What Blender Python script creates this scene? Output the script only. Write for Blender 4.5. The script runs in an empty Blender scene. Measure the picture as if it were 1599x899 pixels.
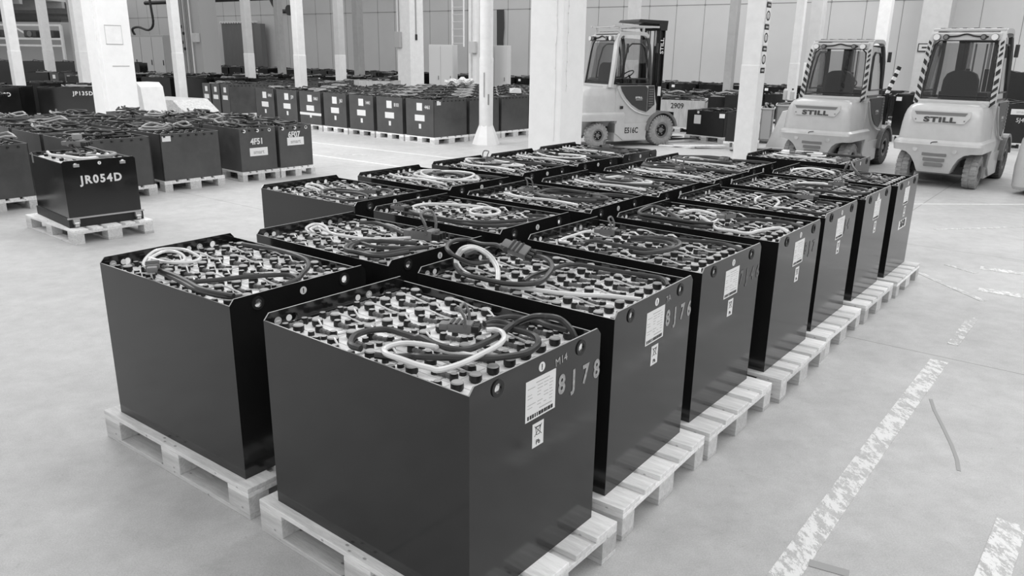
import bpy, bmesh, math, random
from math import sin, cos, pi, radians
from mathutils import Vector, Matrix
random.seed(7)
SC = bpy.context.scene
COL = SC.collection
# ------------------------------------------------------------------ camera
FPX, PITCH, ROLL, CAMH = 1204.36, 0.293667, 0.0160066, 1.8718
cd = bpy.data.cameras.new('camera'); cam = bpy.data.objects.new('camera', cd); COL.objects.link(cam)
cp, sp, cr_, sr_ = cos(PITCH), sin(PITCH), cos(ROLL), sin(ROLL)
fw = Vector((0, cp, -sp)); r0 = Vector((1, 0, 0)); u0 = Vector((0, sp, cp))
cR = cr_*r0 + sr_*u0; cU = -sr_*r0 + cr_*u0
M = Matrix((( cR.x, cU.x, -fw.x, 0), (cR.y, cU.y, -fw.y, 0), (cR.z, cU.z, -fw.z, CAMH), (0, 0, 0, 1)))
cam.matrix_world = M
cd.sensor_width = 36; cd.lens = FPX/1599*36; cd.clip_end = 300; cd.clip_start = .05
SC.camera = cam
# ------------------------------------------------------------------ light and exposure
SC.view_settings.view_transform = 'Standard'
SC.view_settings.look = 'None'
SC.view_settings.gamma = 1
SC.view_settings.use_curve_mapping = False
SC.view_settings.exposure = 0.05
w = bpy.data.worlds.new('hall_daylight'); SC.world = w; w.use_nodes = True
bgn = w.node_tree.nodes['Background']; bgn.inputs[0].default_value = (.95, .95, .95, 1); bgn.inputs[1].default_value = 0.80
def area(name, loc, tgt, sx, sy, power):
    d = bpy.data.lights.new(name, 'AREA'); d.shape = 'RECTANGLE'; d.size = sx; d.size_y = sy; d.energy = power
    o = bpy.data.objects.new(name, d); COL.objects.link(o); o.location = loc
    o.rotation_euler = (Vector(tgt)-Vector(loc)).to_track_quat('-Z', 'Y').to_euler(); return o
area('skylight', (7, 6, 9), (2.5, 6, 0), 6, 16, 550)
area('skylight', (-8, 14, 9), (-6, 16, 0), 6, 16, 1200)
area('skylight', (9, 22, 9), (5, 24, 0), 6, 14, 900)
# ------------------------------------------------------------------ materials
def nt(m):
    return m.node_tree.nodes, m.node_tree.links
def mat(name, v, rough=.6, metal=0, spec=.5, noise=0, nscale=6, bump=0, bscale=60, stretch=None, coat=0, rnoise=0):
    m = bpy.data.materials.new(name); m.use_nodes = True; N, Lk = nt(m); b = N['Principled BSDF']
    b.inputs['Base Color'].default_value = (v, v, v, 1); b.inputs['Roughness'].default_value = rough
    b.inputs['Metallic'].default_value = metal; b.inputs['Specular IOR Level'].default_value = spec
    b.inputs['Coat Weight'].default_value = coat; b.inputs['Coat Roughness'].default_value = .08
    if noise or bump or rnoise:
        tc = N.new('ShaderNodeTexCoord'); mp = N.new('ShaderNodeMapping'); Lk.new(tc.outputs['Object'], mp.inputs[0])
        if stretch: mp.inputs['Scale'].default_value = stretch
    if noise or rnoise:
        n = N.new('ShaderNodeTexNoise'); n.inputs['Scale'].default_value = nscale; n.inputs['Detail'].default_value = 6
        n.inputs['Roughness'].default_value = .65
        Lk.new(mp.outputs[0], n.inputs['Vector'])
    if noise:
        rmp = N.new('ShaderNodeMapRange'); rmp.inputs[1].default_value = .3; rmp.inputs[2].default_value = .7
        rmp.inputs[3].default_value = v*(1-noise); rmp.inputs[4].default_value = v*(1+noise)
        Lk.new(n.outputs[0], rmp.inputs[0]); Lk.new(rmp.outputs[0], b.inputs['Base Color'])
    if rnoise:
        r2 = N.new('ShaderNodeMapRange'); r2.inputs[1].default_value = .3; r2.inputs[2].default_value = .7
        r2.inputs[3].default_value = rough*(1-rnoise); r2.inputs[4].default_value = rough*(1+rnoise)
        Lk.new(n.outputs[0], r2.inputs[0]); Lk.new(r2.outputs[0], b.inputs['Roughness'])
    if bump:
        n2 = N.new('ShaderNodeTexNoise'); n2.inputs['Scale'].default_value = bscale; Lk.new(mp.outputs[0], n2.inputs['Vector'])
        bp = N.new('ShaderNodeBump'); bp.inputs['Strength'].default_value = bump; bp.inputs['Distance'].default_value = .01
        Lk.new(n2.outputs[0], bp.inputs['Height']); Lk.new(bp.outputs[0], b.inputs['Normal'])
    return m
def scuffed(name, v, rough, amount=.5):
    """black paint with scratches and dusty scuffs low on the sheet"""
    m = mat(name, v, rough, noise=.25, nscale=3, rnoise=.25); N, Lk = nt(m); b = N['Principled BSDF']
    src = b.inputs['Base Color'].links[0].from_socket
    tc = N.new('ShaderNodeTexCoord'); mp = N.new('ShaderNodeMapping'); mp.inputs['Scale'].default_value = (3, 3, 26)
    mp.inputs['Rotation'].default_value = (.15, .25, 0)
    Lk.new(tc.outputs['Object'], mp.inputs[0])
    n = N.new('ShaderNodeTexNoise'); n.inputs['Scale'].default_value = 1.6; n.inputs['Detail'].default_value = 9; n.inputs['Roughness'].default_value = .75
    Lk.new(mp.outputs[0], n.inputs['Vector'])
    r = N.new('ShaderNodeMapRange'); r.inputs[1].default_value = .66; r.inputs[2].default_value = .80; r.inputs[4].default_value = amount
    Lk.new(n.outputs[0], r.inputs[0])
    mx = N.new('ShaderNodeMix'); mx.data_type = 'RGBA'; mx.inputs['B'].default_value = (.16, .16, .16, 1)
    Lk.new(r.outputs[0], mx.inputs['Factor']); Lk.new(src, mx.inputs['A']); Lk.new(mx.outputs['Result'], b.inputs['Base Color'])
    b.inputs['Specular IOR Level'].default_value = .65
    return m
MT = {}
MT['tray'] = scuffed('black_painted_steel', .012, .12, .14)
MT['tray_old'] = scuffed('worn_grey_black_steel', .06, .40, .9)
MT['tray_dark'] = mat('matt_black_steel', .012, .5, noise=.3)
MT['inner'] = mat('tray_lining', .012, .6)
MT['rim'] = mat('bare_steel_edge', .42, .35, metal=.6)
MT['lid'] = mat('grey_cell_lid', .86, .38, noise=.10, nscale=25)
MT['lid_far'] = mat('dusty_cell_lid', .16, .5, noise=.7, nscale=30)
MT['cap'] = mat('black_plastic_cap', .008, .4)
MT['captop'] = mat('grey_cap_top', .38, .35)
MT['boot'] = mat('black_rubber_boot', .01, .5)
MT['sleeve'] = mat('grey_sleeve', .13, .5)
MT['hose'] = mat('clear_water_hose', .72, .25, coat=.4)
MT['cable'] = mat('dark_rubber_cable', .03, .33)
MT['cable_grey'] = mat('grey_cable', .30, .45)
MT['plug'] = mat('grey_plug_housing', .17, .42)
MT['pin'] = mat('black_plug_pins', .012, .4)
MT['paper'] = mat('white_label_paper', .80, .5)
MT['ink'] = mat('black_ink', .015, .6)
MT['inkgrey'] = mat('grey_print', .42, .6)
MT['stencil'] = mat('worn_stencil_paint', .36, .6, noise=.45, nscale=55)
MT['stencil_white'] = mat('white_stencil_paint', .72, .6, noise=.1, nscale=40)
MT['stencil_faint'] = mat('faded_stencil_paint', .14, .6, noise=.5, nscale=40)
MT['zinc'] = mat('zinc_steel', .55, .35, metal=.8)
def wood(name, v):
    m = mat(name, v, .75, noise=.20, nscale=5, stretch=(1.2, 9, 9), bump=.25, bscale=30); N, Lk = nt(m); b = N['Principled BSDF']
    src = b.inputs['Base Color'].links[0].from_socket
    # knots and nail spots
    tc = N.new('ShaderNodeTexCoord'); mp = N.new('ShaderNodeMapping'); mp.inputs['Scale'].default_value = (1, 1.6, 1.6); Lk.new(tc.outputs['Object'], mp.inputs[0])
    vo = N.new('ShaderNodeTexVoronoi'); vo.inputs['Scale'].default_value = 11; Lk.new(mp.outputs[0], vo.inputs['Vector'])
    kr = N.new('ShaderNodeMapRange'); kr.inputs[1].default_value = .07; kr.inputs[2].default_value = .13; kr.inputs[3].default_value = .45; Lk.new(vo.outputs['Distance'], kr.inputs[0])
    km = N.new('ShaderNodeMath'); km.operation = 'MULTIPLY'; Lk.new(src, km.inputs[0]); Lk.new(kr.outputs[0], km.inputs[1]); src = km.outputs[0]
    oi = N.new('ShaderNodeObjectInfo'); mr = N.new('ShaderNodeMapRange'); mr.inputs[3].default_value = .78; mr.inputs[4].default_value = 1.12
    Lk.new(oi.outputs['Random'], mr.inputs[0])
    mx = N.new('ShaderNodeMath'); mx.operation = 'MULTIPLY'; Lk.new(src, mx.inputs[0]); Lk.new(mr.outputs[0], mx.inputs[1])
    Lk.new(mx.outputs[0], b.inputs['Base Color']); return m
MT['wood'] = wood('pale_pallet_wood', .86)
MT['wood_block'] = wood('pallet_block_wood', .62)
MT['nail'] = mat('nail_head', .12, .5)
MT['white'] = mat('white_wall_paint', .80, .6, noise=.04, nscale=4, bump=.15, bscale=14)
MT['white2'] = mat('white_column_paint', .78, .45, noise=.06, nscale=6)
MT['offwhite'] = mat('light_grey_column_paint', .55, .5, noise=.06, nscale=5)
MT['greycol'] = mat('grey_column_paint', .36, .5, noise=.08, nscale=5)
MT['wall'] = mat('grey_wall_panel', .62, .5, noise=.05, nscale=.4)
MT['seam'] = mat('panel_seam', .24, .6)
MT['darkdoor'] = mat('dark_curtain', .16, .6, noise=.15, nscale=5, stretch=(6, 6, .3))
MT['cabinet'] = mat('grey_cabinet_paint', .42, .45)
MT['locker'] = mat('pale_locker_paint', .56, .45)
MT['black'] = mat('black_paint', .012, .35)
MT['blackm'] = mat('mast_black', .018, .4, noise=.3, nscale=8)
MT['fl'] = mat('light_grey_truck_paint', .52, .30, noise=.06, nscale=6, coat=.3)
MT['fl_dirty'] = mat('dusty_truck_paint', .52, .5, noise=.22, nscale=7)
MT['fl_dark'] = mat('dark_grey_truck_panel', .05, .35)
MT['fl_mid'] = mat('grey_truck_panel', .17, .4)
MT['tyre'] = mat('dusty_grey_tyre', .30, .8, noise=.25, nscale=12)
MT['tyre_dark'] = mat('dark_tyre', .09, .75, noise=.3, nscale=12)
MT['lamp'] = mat('lamp_lens', .75, .12, coat=1)
MT['seat'] = mat('dark_seat_cloth', .04, .7)
MT['seat2'] = mat('grey_seat_cloth', .10, .7)
MT['foil'] = mat('crumpled_film', .62, .3, noise=.25, nscale=20, bump=1, bscale=25)
MT['crate'] = mat('pale_crate_side', .48, .5, noise=.2, nscale=5, stretch=(3, 3, .6))
MT['greybox'] = mat('grey_bin', .30, .5, noise=.12, nscale=4)
MT['pipe'] = mat('grey_pipe', .30, .4)
MT['pipeblack'] = mat('black_pipe', .012, .4)
MT['skid'] = mat('skid_rubber', .36, .8)
g = bpy.data.materials.new('cab_glass'); g.use_nodes = True; N, Lk = nt(g)
for n_ in list(N):
    if n_.type != 'OUTPUT_MATERIAL': N.remove(n_)
tr = N.new('ShaderNodeBsdfTransparent'); tr.inputs[0].default_value = (.72, .72, .72, 1)
gl = N.new('ShaderNodeBsdfGlossy'); gl.inputs['Roughness'].default_value = .03
fr = N.new('ShaderNodeFresnel'); fr.inputs[0].default_value = 1.5; mxs = N.new('ShaderNodeMixShader')
Lk.new(fr.outputs[0], mxs.inputs[0]); Lk.new(tr.outputs[0], mxs.inputs[1]); Lk.new(gl.outputs[0], mxs.inputs[2])
Lk.new(mxs.outputs[0], N['Material Output'].inputs[0]); MT['glass'] = g
# floor shader, shared by the worn painted lines
def floor_group():
    gt = bpy.data.node_groups.new('concrete', 'ShaderNodeTree')
    gt.interface.new_socket('Color', in_out='OUTPUT', socket_type='NodeSocketColor')
    gt.interface.new_socket('Rough', in_out='OUTPUT', socket_type='NodeSocketFloat')
    gt.interface.new_socket('Wear', in_out='OUTPUT', socket_type='NodeSocketFloat')
    N, Lk = gt.nodes, gt.links
    out = N.new('NodeGroupOutput'); tc = N.new('ShaderNodeNewGeometry')
    def noise(s, d=6, r=.6, st=None):
        n = N.new('ShaderNodeTexNoise'); n.inputs['Scale'].default_value = s; n.inputs['Detail'].default_value = d; n.inputs['Roughness'].default_value = r
        if st:
            mp = N.new('ShaderNodeMapping'); mp.inputs['Scale'].default_value = st; mp.inputs['Rotation'].default_value = (0, 0, .65)
            Lk.new(tc.outputs['Position'], mp.inputs[0]); Lk.new(mp.outputs[0], n.inputs['Vector'])
        else: Lk.new(tc.outputs['Position'], n.inputs['Vector'])
        return n.outputs[0]
    def mr(src, a, b, c, d):
        r = N.new('ShaderNodeMapRange'); r.inputs[1].default_value = a; r.inputs[2].default_value = b; r.inputs[3].default_value = c; r.inputs[4].default_value = d
        Lk.new(src, r.inputs[0]); return r.outputs[0]
    def mul(a, b):
        m = N.new('ShaderNodeMath'); m.operation = 'MULTIPLY'; Lk.new(a, m.inputs[0]); Lk.new(b, m.inputs[1]); return m.outputs[0]
    base = mr(noise(.7, 5, .55), .3, .7, .49, .59)
    c = mul(base, mr(noise(7, 8, .7), .3, .7, .86, 1.08))
    c = mul(c, mr(noise(150, 3, .8), .35, .75, .82, 1.12))
    c = mul(c, mr(noise(22, 6, .8), .58, .74, 1, .74))
    # scratches
    c = mul(c, mr(noise(5, 6, .8, (1, 14, 1)), .62, .76, 1, .82))
    # expansion joints running along the hall grid
    for ang, ds in (((.61, .792), (5.52, 8.95, 12.4, 16.0)), ((.792, -.61), (-1.95, -10.5, 8.4))):
        dp = N.new('ShaderNodeVectorMath'); dp.operation = 'DOT_PRODUCT'; dp.inputs[1].default_value = (ang[0], ang[1], 0)
        Lk.new(tc.outputs['Position'], dp.inputs[0])
        for d in ds:
            s = N.new('ShaderNodeMath'); s.operation = 'SUBTRACT'; s.inputs[1].default_value = d; Lk.new(dp.outputs['Value'], s.inputs[0])
            ab = N.new('ShaderNodeMath'); ab.operation = 'ABSOLUTE'; Lk.new(s.outputs[0], ab.inputs[0])
            c = mul(c, mr(ab.outputs[0], .003, .007, .55, 1))
    Lk.new(c, out.inputs[0]); Lk.new(mr(noise(3), .3, .7, .42, .6), out.inputs[1])
    Lk.new(noise(9, 10, .8, (2.2, 1, 1)), out.inputs[2])
    return gt
FG = floor_group()
def floor_mat(name, cover=None, paint=.84):
    m = bpy.data.materials.new(name); m.use_nodes = True; N, Lk = nt(m); b = N['Principled BSDF']
    gn = N.new('ShaderNodeGroup'); gn.node_tree = FG
    Lk.new(gn.outputs['Rough'], b.inputs['Roughness']); b.inputs['Specular IOR Level'].default_value = .35
    if cover is None: Lk.new(gn.outputs['Color'], b.inputs['Base Color'])
    else:
        r = N.new('ShaderNodeMapRange'); r.inputs[1].default_value = cover-.02; r.inputs[2].default_value = cover+.02
        Lk.new(gn.outputs['Wear'], r.inputs[0]); mx = N.new('ShaderNodeMix'); mx.data_type = 'RGBA'
        mx.inputs['B'].default_value = (paint,)*3+(1,)
        Lk.new(r.outputs[0], mx.inputs['Factor']); Lk.new(gn.outputs['Color'], mx.inputs['A']); Lk.new(mx.outputs['Result'], b.inputs['Base Color'])
    return m
MT['floor'] = floor_mat('concrete_floor'); MT['line'] = floor_mat('worn_white_line', .50, .78); MT['line2'] = floor_mat('very_worn_white_line', .535, .76)
MT['line3'] = floor_mat('thin_line', .42, .72)
# ------------------------------------------------------------------ mesh helpers
class MB:
    def __init__(s): s.v = []; s.f = []; s.m = []; s.mats = []
    def mi(s, k):
        if k not in s.mats: s.mats.append(k)
        return s.mats.index(k)
    def add(s, vs, fs, k, T=None):
        o = len(s.v); i = s.mi(k)
        s.v += [tuple(T @ Vector(p)) if T else tuple(p) for p in vs]
        s.f += [tuple(o+q for q in f) for f in fs]; s.m += [i]*len(fs)
    def box(s, a, b, k, T=None, top=None):
        x0, y0, z0 = a; x1, y1, z1 = b
        vs = [(x0,y0,z0),(x1,y0,z0),(x1,y1,z0),(x0,y1,z0),(x0,y0,z1),(x1,y0,z1),(x1,y1,z1),(x0,y1,z1)]
        s.add(vs, [(0,3,2,1),(0,1,5,4),(1,2,6,5),(2,3,7,6),(3,0,4,7)], k, T); s.add(vs, [(4,5,6,7)], top or k, T)
    def cbox(s, c, d, k, T=None):
        s.box(tuple(c[i]-d[i]/2 for i in range(3)), tuple(c[i]+d[i]/2 for i in range(3)), k, T)
    def bbox(s, a, b, k, bev=.01, T=None):
        """box with bevelled edges"""
        bm = bmesh.new(); bmesh.ops.create_cube(bm, size=1)
        for v in bm.verts: v.co = Vector([(a[i]+b[i])/2 + v.co[i]*(b[i]-a[i]) for i in range(3)])
        bmesh.ops.bevel(bm, geom=bm.edges[:], offset=bev, segments=2, affect='EDGES', profile=.6)
        bm.verts.index_update(); s.add([v.co.copy() for v in bm.verts], [[v.index for v in f.verts] for f in bm.faces], k, T); bm.free()
    def cyl(s, c, r, h, k, n=16, axis='z', top=None, r2=None, T=None):
        r2 = r if r2 is None else r2
        def P(a, b, t): return {'z': (c[0]+a, c[1]+b, c[2]+t), 'x': (c[0]+t, c[1]+a, c[2]+b), 'y': (c[0]+b, c[1]+t, c[2]+a)}[axis]
        vs = [P(r*cos(2*pi*i/n), r*sin(2*pi*i/n), 0) for i in range(n)]+[P(r2*cos(2*pi*i/n), r2*sin(2*pi*i/n), h) for i in range(n)]
        s.add(vs, [(i, (i+1) % n, n+(i+1) % n, n+i) for i in range(n)]+[tuple(range(n-1, -1, -1))], k, T)
        s.add(vs, [tuple(range(n, 2*n))], top or k, T)
    def ring(s, c, r1, r2, h, k, n=20, axis='z', T=None):
        def P(a, b, t): return {'z': (c[0]+a, c[1]+b, c[2]+t), 'x': (c[0]+t, c[1]+a, c[2]+b), 'y': (c[0]+b, c[1]+t, c[2]+a)}[axis]
        vs = []
        for rr, t in ((r1, 0), (r2, 0), (r2, h), (r1, h)):
            vs += [P(rr*cos(2*pi*i/n), rr*sin(2*pi*i/n), t) for i in range(n)]
        fs = []
        for q in range(4):
            a, b = q*n, ((q+1) % 4)*n
            fs += [(a+(i+1) % n, a+i, b+i, b+(i+1) % n) for i in range(n)]
        s.add(vs, fs, k, T)
    def prism(s, poly, a, b, k, axis='y', T=None):
        """poly in the plane square to the axis; axis x: (y,z), y: (x,z), z: (x,y)"""
        def P(p, t): return {'x': (t, p[0], p[1]), 'y': (p[0], t, p[1]), 'z': (p[0], p[1], t)}[axis]
        n = len(poly); vs = [P(p, a) for p in poly]+[P(p, b) for p in poly]
        s.add(vs, [(i, (i+1) % n, n+(i+1) % n, n+i) for i in range(n)]+[tuple(range(n-1, -1, -1)), tuple(range(n, 2*n))], k, T)
    def tube(s, pts, r, k, n=8, smooth=True, T=None, sub=4, rect=None):
        P = [Vector(p) for p in pts]
        if smooth and len(P) > 2:
            Q = []
            for i in range(len(P)-1):
                a = P[max(i-1, 0)]; b = P[i]; c = P[i+1]; d = P[min(i+2, len(P)-1)]
                for j in range(sub):
                    t = j/sub
                    Q.append(.5*((2*b)+(c-a)*t+(2*a-5*b+4*c-d)*t*t+(3*b-a-3*c+d)*t**3))
            Q.append(P[-1]); P = Q
        vs = []; up = Vector((0, 0, 1)); m = len(P)
        for i in range(m):
            d = (P[min(i+1, m-1)]-P[max(i-1, 0)])
            if d.length < 1e-9: d = Vector((1, 0, 0))
            d.normalize(); a = d.cross(up)
            if a.length < .05: a = d.cross(Vector((0, 1, 0)) if rect is None else Vector((1, 0, 0)))
            a.normalize(); b = a.cross(d)
            if rect:
                for ca, cb in ((-1, -1), (1, -1), (1, 1), (-1, 1)): vs.append(P[i]+a*ca*rect[0]/2+b*cb*rect[1]/2)
            else:
                for q in range(n): vs.append(P[i]+a*r*cos(2*pi*q/n)+b*r*sin(2*pi*q/n))
        if rect: n = 4
        fs = [(i*n+q, i*n+(q+1) % n, (i+1)*n+(q+1) % n, (i+1)*n+q) for i in range(m-1) for q in range(n)]
        fs += [tuple(range(n)), tuple(range((m-1)*n+n-1, (m-1)*n-1, -1))]
        s.add(vs, fs, k, T)
    def mesh(s, name, smooth=False, weld=True):
        me = bpy.data.meshes.new(name); me.from_pydata(s.v, [], s.f)
        for k in s.mats: me.materials.append(MT[k])
        me.polygons.foreach_set('material_index', s.m)
        bm = bmesh.new(); bm.from_mesh(me)
        if weld: bmesh.ops.remove_doubles(bm, verts=bm.verts[:], dist=1e-5)
        bmesh.ops.recalc_face_normals(bm, faces=bm.faces[:]); bm.to_mesh(me); bm.free()
        if smooth:
            me.polygons.foreach_set('use_smooth', [True]*len(me.polygons))
            me.set_sharp_from_angle(angle=radians(38))
        me.update(); return me
    def build(s, name, parent=None, smooth=False, loc=None, rz=None, **kw):
        return link(name, s.mesh(name, smooth), parent, loc, rz, **kw)
def link(name, me, parent=None, loc=None, rz=None, label=None, cat=None, group=None, kind=None):
    o = bpy.data.objects.new(name, me); COL.objects.link(o)
    if parent: o.parent = parent
    if loc is not None: o.location = loc
    if rz is not None: o.rotation_euler = (0, 0, rz)
    tag(o, label, cat, group, kind); return o
def tag(o, label=None, cat=None, group=None, kind=None):
    if label: o['label'] = label
    if cat: o['category'] = cat
    if group: o['group'] = group
    if kind: o['kind'] = kind
    return o
def thing(name, label, cat, loc=(0, 0, 0), rz=0, group=None):
    return link(name, None, None, loc, rz, label, cat, group)
def kids(o): return [c for c in o.children]
def copy_tree(o, parent=None):
    c = o.copy(); COL.objects.link(c); c.parent = parent
    for ch in KIDS.get(o.name) or kids(o): copy_tree(ch, c)
    return c
KIDS = {}
def struct(name, mb, **kw):
    o = mb.build(name, **kw); o['kind'] = 'structure'; return o
_tc = {}
def text_mesh(txt, h, wscale=1, bold=.0, k='ink', align='CENTER', space=1.0):
    key = (txt, h, wscale, bold, k, align, space)
    if key in _tc: return _tc[key]
    cu = bpy.data.curves.new('t', 'FONT'); cu.body = txt; cu.size = h/.7; cu.align_x = align; cu.align_y = 'CENTER'
    cu.offset = bold; cu.extrude = .0006; cu.space_character = space; cu.resolution_u = 3
    o = bpy.data.objects.new('t', cu); COL.objects.link(o)
    dg = bpy.context.evaluated_depsgraph_get(); me = bpy.data.meshes.new_from_object(o.evaluated_get(dg))
    bpy.data.objects.remove(o)
    for v in me.vertices: v.co.x *= wscale
    me.materials.clear(); me.materials.append(MT[k]); _tc[key] = me; return me
def text(name, txt, h, parent, loc, rot, **kw):
    lab = kw.pop('label', None)
    o = bpy.data.objects.new(name, text_mesh(txt, h, **kw)); COL.objects.link(o); o.parent = parent
    o.location = loc; o.rotation_euler = rot
    if lab: o['label'] = lab
    return o
def boolean(me, cutters, mname):
    o = bpy.data.objects.new('bt', me); COL.objects.link(o); cs = []
    for c in cutters:
        co = bpy.data.objects.new('bc', c); COL.objects.link(co); cs.append(co)
        md = o.modifiers.new('b', 'BOOLEAN'); md.operation = 'DIFFERENCE'; md.solver = 'EXACT'; md.object = co
    dg = bpy.context.evaluated_depsgraph_get(); r = bpy.data.meshes.new_from_object(o.evaluated_get(dg)); r.name = mname
    for q in cs+[o]: bpy.data.objects.remove(q)
    return r
FACEX = (pi/2, 0, pi/2)     # text standing on a +X face
FACENY = (pi/2, 0, 0)       # text standing on a -Y face
# ------------------------------------------------------------------ floor and building
mb = MB(); mb.box((-92, -9, -.2), (45, 110, 0), 'floor'); struct('floor', mb)
HX = Vector((.82, -.573, 0)).normalized()      # along the far wall, to the right
HN = Vector((-HX.y*-1, -HX.x, 0)); HN = Vector((-.573, -.82, 0)).normalized()   # towards the camera
WRZ = math.atan2(HX.y, HX.x); W0 = Vector((10.6, 31, 0))
mb = MB(); mb.box((-56, 0, 0), (19, .25, 7.2), 'wall')
wall = struct('wall_far', mb, loc=W0, rz=WRZ)
mb = MB()
for i in range(-45, 15): mb.box((i*1.22, -.006, 0), (i*1.22+.018, 0, 7.2), 'seam')
mb.box((-56, -.008, 3.90), (19, 0, 3.925), 'seam')
for i in range(-35, 15): mb.cyl((i*1.22+.01, -.01, 3.91), .04, .01, 'seam', axis='y', n=8)
struct('panel_seams', mb, parent=wall)
def on_wall(t, off): return W0 + HX*t + HN*off
# wall on the far right, square to the far wall, and the one closing the hall behind the camera's left
mb = MB(); mb.box((0, -.25, 0), (34, 0, 7.2), 'wall'); struct('wall_right', mb, loc=on_wall(19, 0), rz=math.atan2(HN.y, HN.x))
# low far hall on the left with ribbed ceiling and light rows
mb = MB(); mb.box((-90, 42, 4.75), (-30, 63, 4.9), 'white'); mb.box((-90, 63, 4.75), (-36, 108, 4.9), 'white')
ceil = struct('ceiling', mb)
for j in range(28):
    y = 42.5+j*2.3; m2 = MB(); m2.box((-90, y, 4.35 if j % 2 else 4.1), (-30 if y < 62 else -36, y+.3, 4.75), 'offwhite' if j % 2 else 'greycol')
    struct('ceiling_beam', m2, parent=ceil)
mb = MB(); mb.box((-90, 108, 0), (-30, 108.3, 5), 'cabinet'); struct('wall_left', mb)

def pillar(x, y, s, h, name, label, rz, extra=None):
    t = thing(name, label, 'pillar', (x, y, 0), rz)
    bm = MB(); bm.bbox((-s/2, -s/2, 0), (s/2, s/2, h), 'white', .015); bm.build('shaft', t)
    bm = MB()
    a = -s*.5-.012
    pts = [(a*-0+.10*s, a, z) for z in ()]
    rnd = random.Random(3)
    bm.tube([(.30*s+rnd.uniform(-.01, .01), a+.008, z*.25) for z in range(2, int(h*4))], .012, 'white', n=6)
    bm.build('plaster_ridge', t)
    return t
yawH = -.66
pc = pillar(.70, 13.5, .66, 7, 'masonry_pillar', 'thick white plastered pillar standing just behind the black battery rows, centre', yawH)
mb = MB(); mb.tube([(.336, -.2+.01*sin(i*2.2), 1.3+i*.15) for i in range(34)], .011, 'white', n=6); mb.build('plaster_ridge', pc)
pl = pillar(-8.82, 17.5, .67, 7, 'masonry_pillar', 'thick white plastered pillar at left with a taped sheet and panel outline', yawH)
mb = MB()
for z in (1.95, 2.33): mb.box((.336, -.22, z), (.342, .14, z+.012), 'greycol')
for y in (-.22, .13): mb.box((.336, y, 1.95), (.342, y+.01, 2.33), 'offwhite')
mb.box((.335, -.22, 1.96), (.339, .13, 2.33), 'white2'); mb.box((.336, -.15, 1.5), (.341, .22, 1.512), 'greycol')
mb.build('taped_sheet', pl)

def steel_column(x, y, s, label, k='white2', h=7, base=False, group=None, name='steel_column', band=True):
    t = thing(name, label, 'column', (x, y, 0), yawH, group)
    bm = MB(); bm.bbox((-s/2, -s/2, 0), (s/2, s/2, h), k, .02)
    bm.build('shaft', t)
    if band:
        bm = MB(); bm.bbox((-s/2-.006, -s/2-.006, 0), (s/2+.006, s/2+.006, 1.78), 'white2' if k != 'greycol' else k, .02); bm.build('guard_sleeve', t)
    if base:
        bm = MB(); bm.prism([(-s*.85, 0), (s*.85, 0), (s*.55, .42), (-s*.55, .42)], -s*.85, s*.85, 'white2', 'y')
        bm.build('concrete_base', t)
    return t
t = thing('steel_column', 'round-edged white steel column with flared base in front of the long battery block', 'column', (-.62, 17.0, 0), yawH)
mb = MB(); mb.cyl((0, 0, .35), .14, 6.8, 'white2', 24); mb.build('shaft', t, smooth=True)
mb = MB(); mb.cyl((0, 0, .35), .150, 1.45, 'white2', 24); mb.build('guard_sleeve', t, smooth=True)
mb = MB(); mb.cyl((0, 0, 0), .30, .16, 'white', 8, r2=.25); mb.cyl((0, 0, .16), .25, .25, 'white', 8, r2=.15); mb.build('concrete_base', t)
mb = MB(); mb.cbox((.06, -.14, 1.25), (.02, .02, .5), 'greycol'); mb.cbox((.13, -.08, .95), (.03, .02, .22), 'seam'); mb.build('scrape_mark', t)
steel_column(-5.98, 22.25, .24, 'slim white steel column rising from the left end of the labelled battery block')
steel_column(-9.88, 23.5, .24, 'white steel column beside the foil-wrapped bundle, right of the left pillar')
steel_column(-13.1, 21.0, .235, 'leftmost white steel column, in front of the distant dark stacks')
steel_column(-12.95, 24.0, .27, 'white steel column just left of the thick left pillar')
steel_column(-18.9, 32.5, .30, 'narrow pale column beside a grey wall panel in the far left')
steel_column(-9.45, 28.5, .26, 'pale steel column beside the dark corrugated door', 'offwhite')
steel_column(-6.0, 27.5, .26, 'pale steel column rising behind the pale crates, right of the slimmer white one', 'offwhite')
steel_column(-10.5, 36.0, .28, 'thin grey steel column right of the dark corrugated door', 'greycol', band=False)
steel_column(-7.4, 38.0, .36, 'grey steel column at the far wall left of the switch box pillar', 'greycol', band=False)
steel_column(3.2, 22.2, .27, 'pale steel column rising behind the side-on forklift', 'offwhite')
steel_column(7.2, 27.0, .27, 'grey steel column at the far wall right of the side-on forklift', 'greycol', band=False)
steel_column(7.15, 20.6, .20, 'slim white steel column left of the nearer rear-facing forklift cab')
steel_column(8.95, 24.3, .36, 'wide pale column with pipes behind the left rear-facing forklift', 'offwhite')
steel_column(10.9, 24.2, .34, 'white steel column above the roof of the left rear-facing forklift')
t = steel_column(13.8, 26.8, .85, 'broad grey wall pier carrying a small framed sign', 'offwhite', name='wall_pier', band=False)
mb = MB(); mb.cbox((-.1, -.45, 2.30), (.52, .03, .26), 'ink'); mb.cbox((-.1, -.47, 2.30), (.46, .02, .20), 'locker')
sg = mb.build('framed_sign', t); mb = MB(); mb.cbox((-.16, -.483, 2.30), (.16, .006, .05), 'ink'); mb.cbox((.0, -.483, 2.30), (.07, .006, .10), 'inkgrey'); mb.build('sign_symbol', sg)
t = steel_column(-3.85, 29.5, .68, 'broad white pier with a grey switch box and conduits', 'white2', name='white_pier', band=False)
mb = MB(); mb.bbox((-.36, -.46, 2.05), (-.08, -.34, 2.6), 'cabinet', .02); mb.build('switch_box', t)
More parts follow.
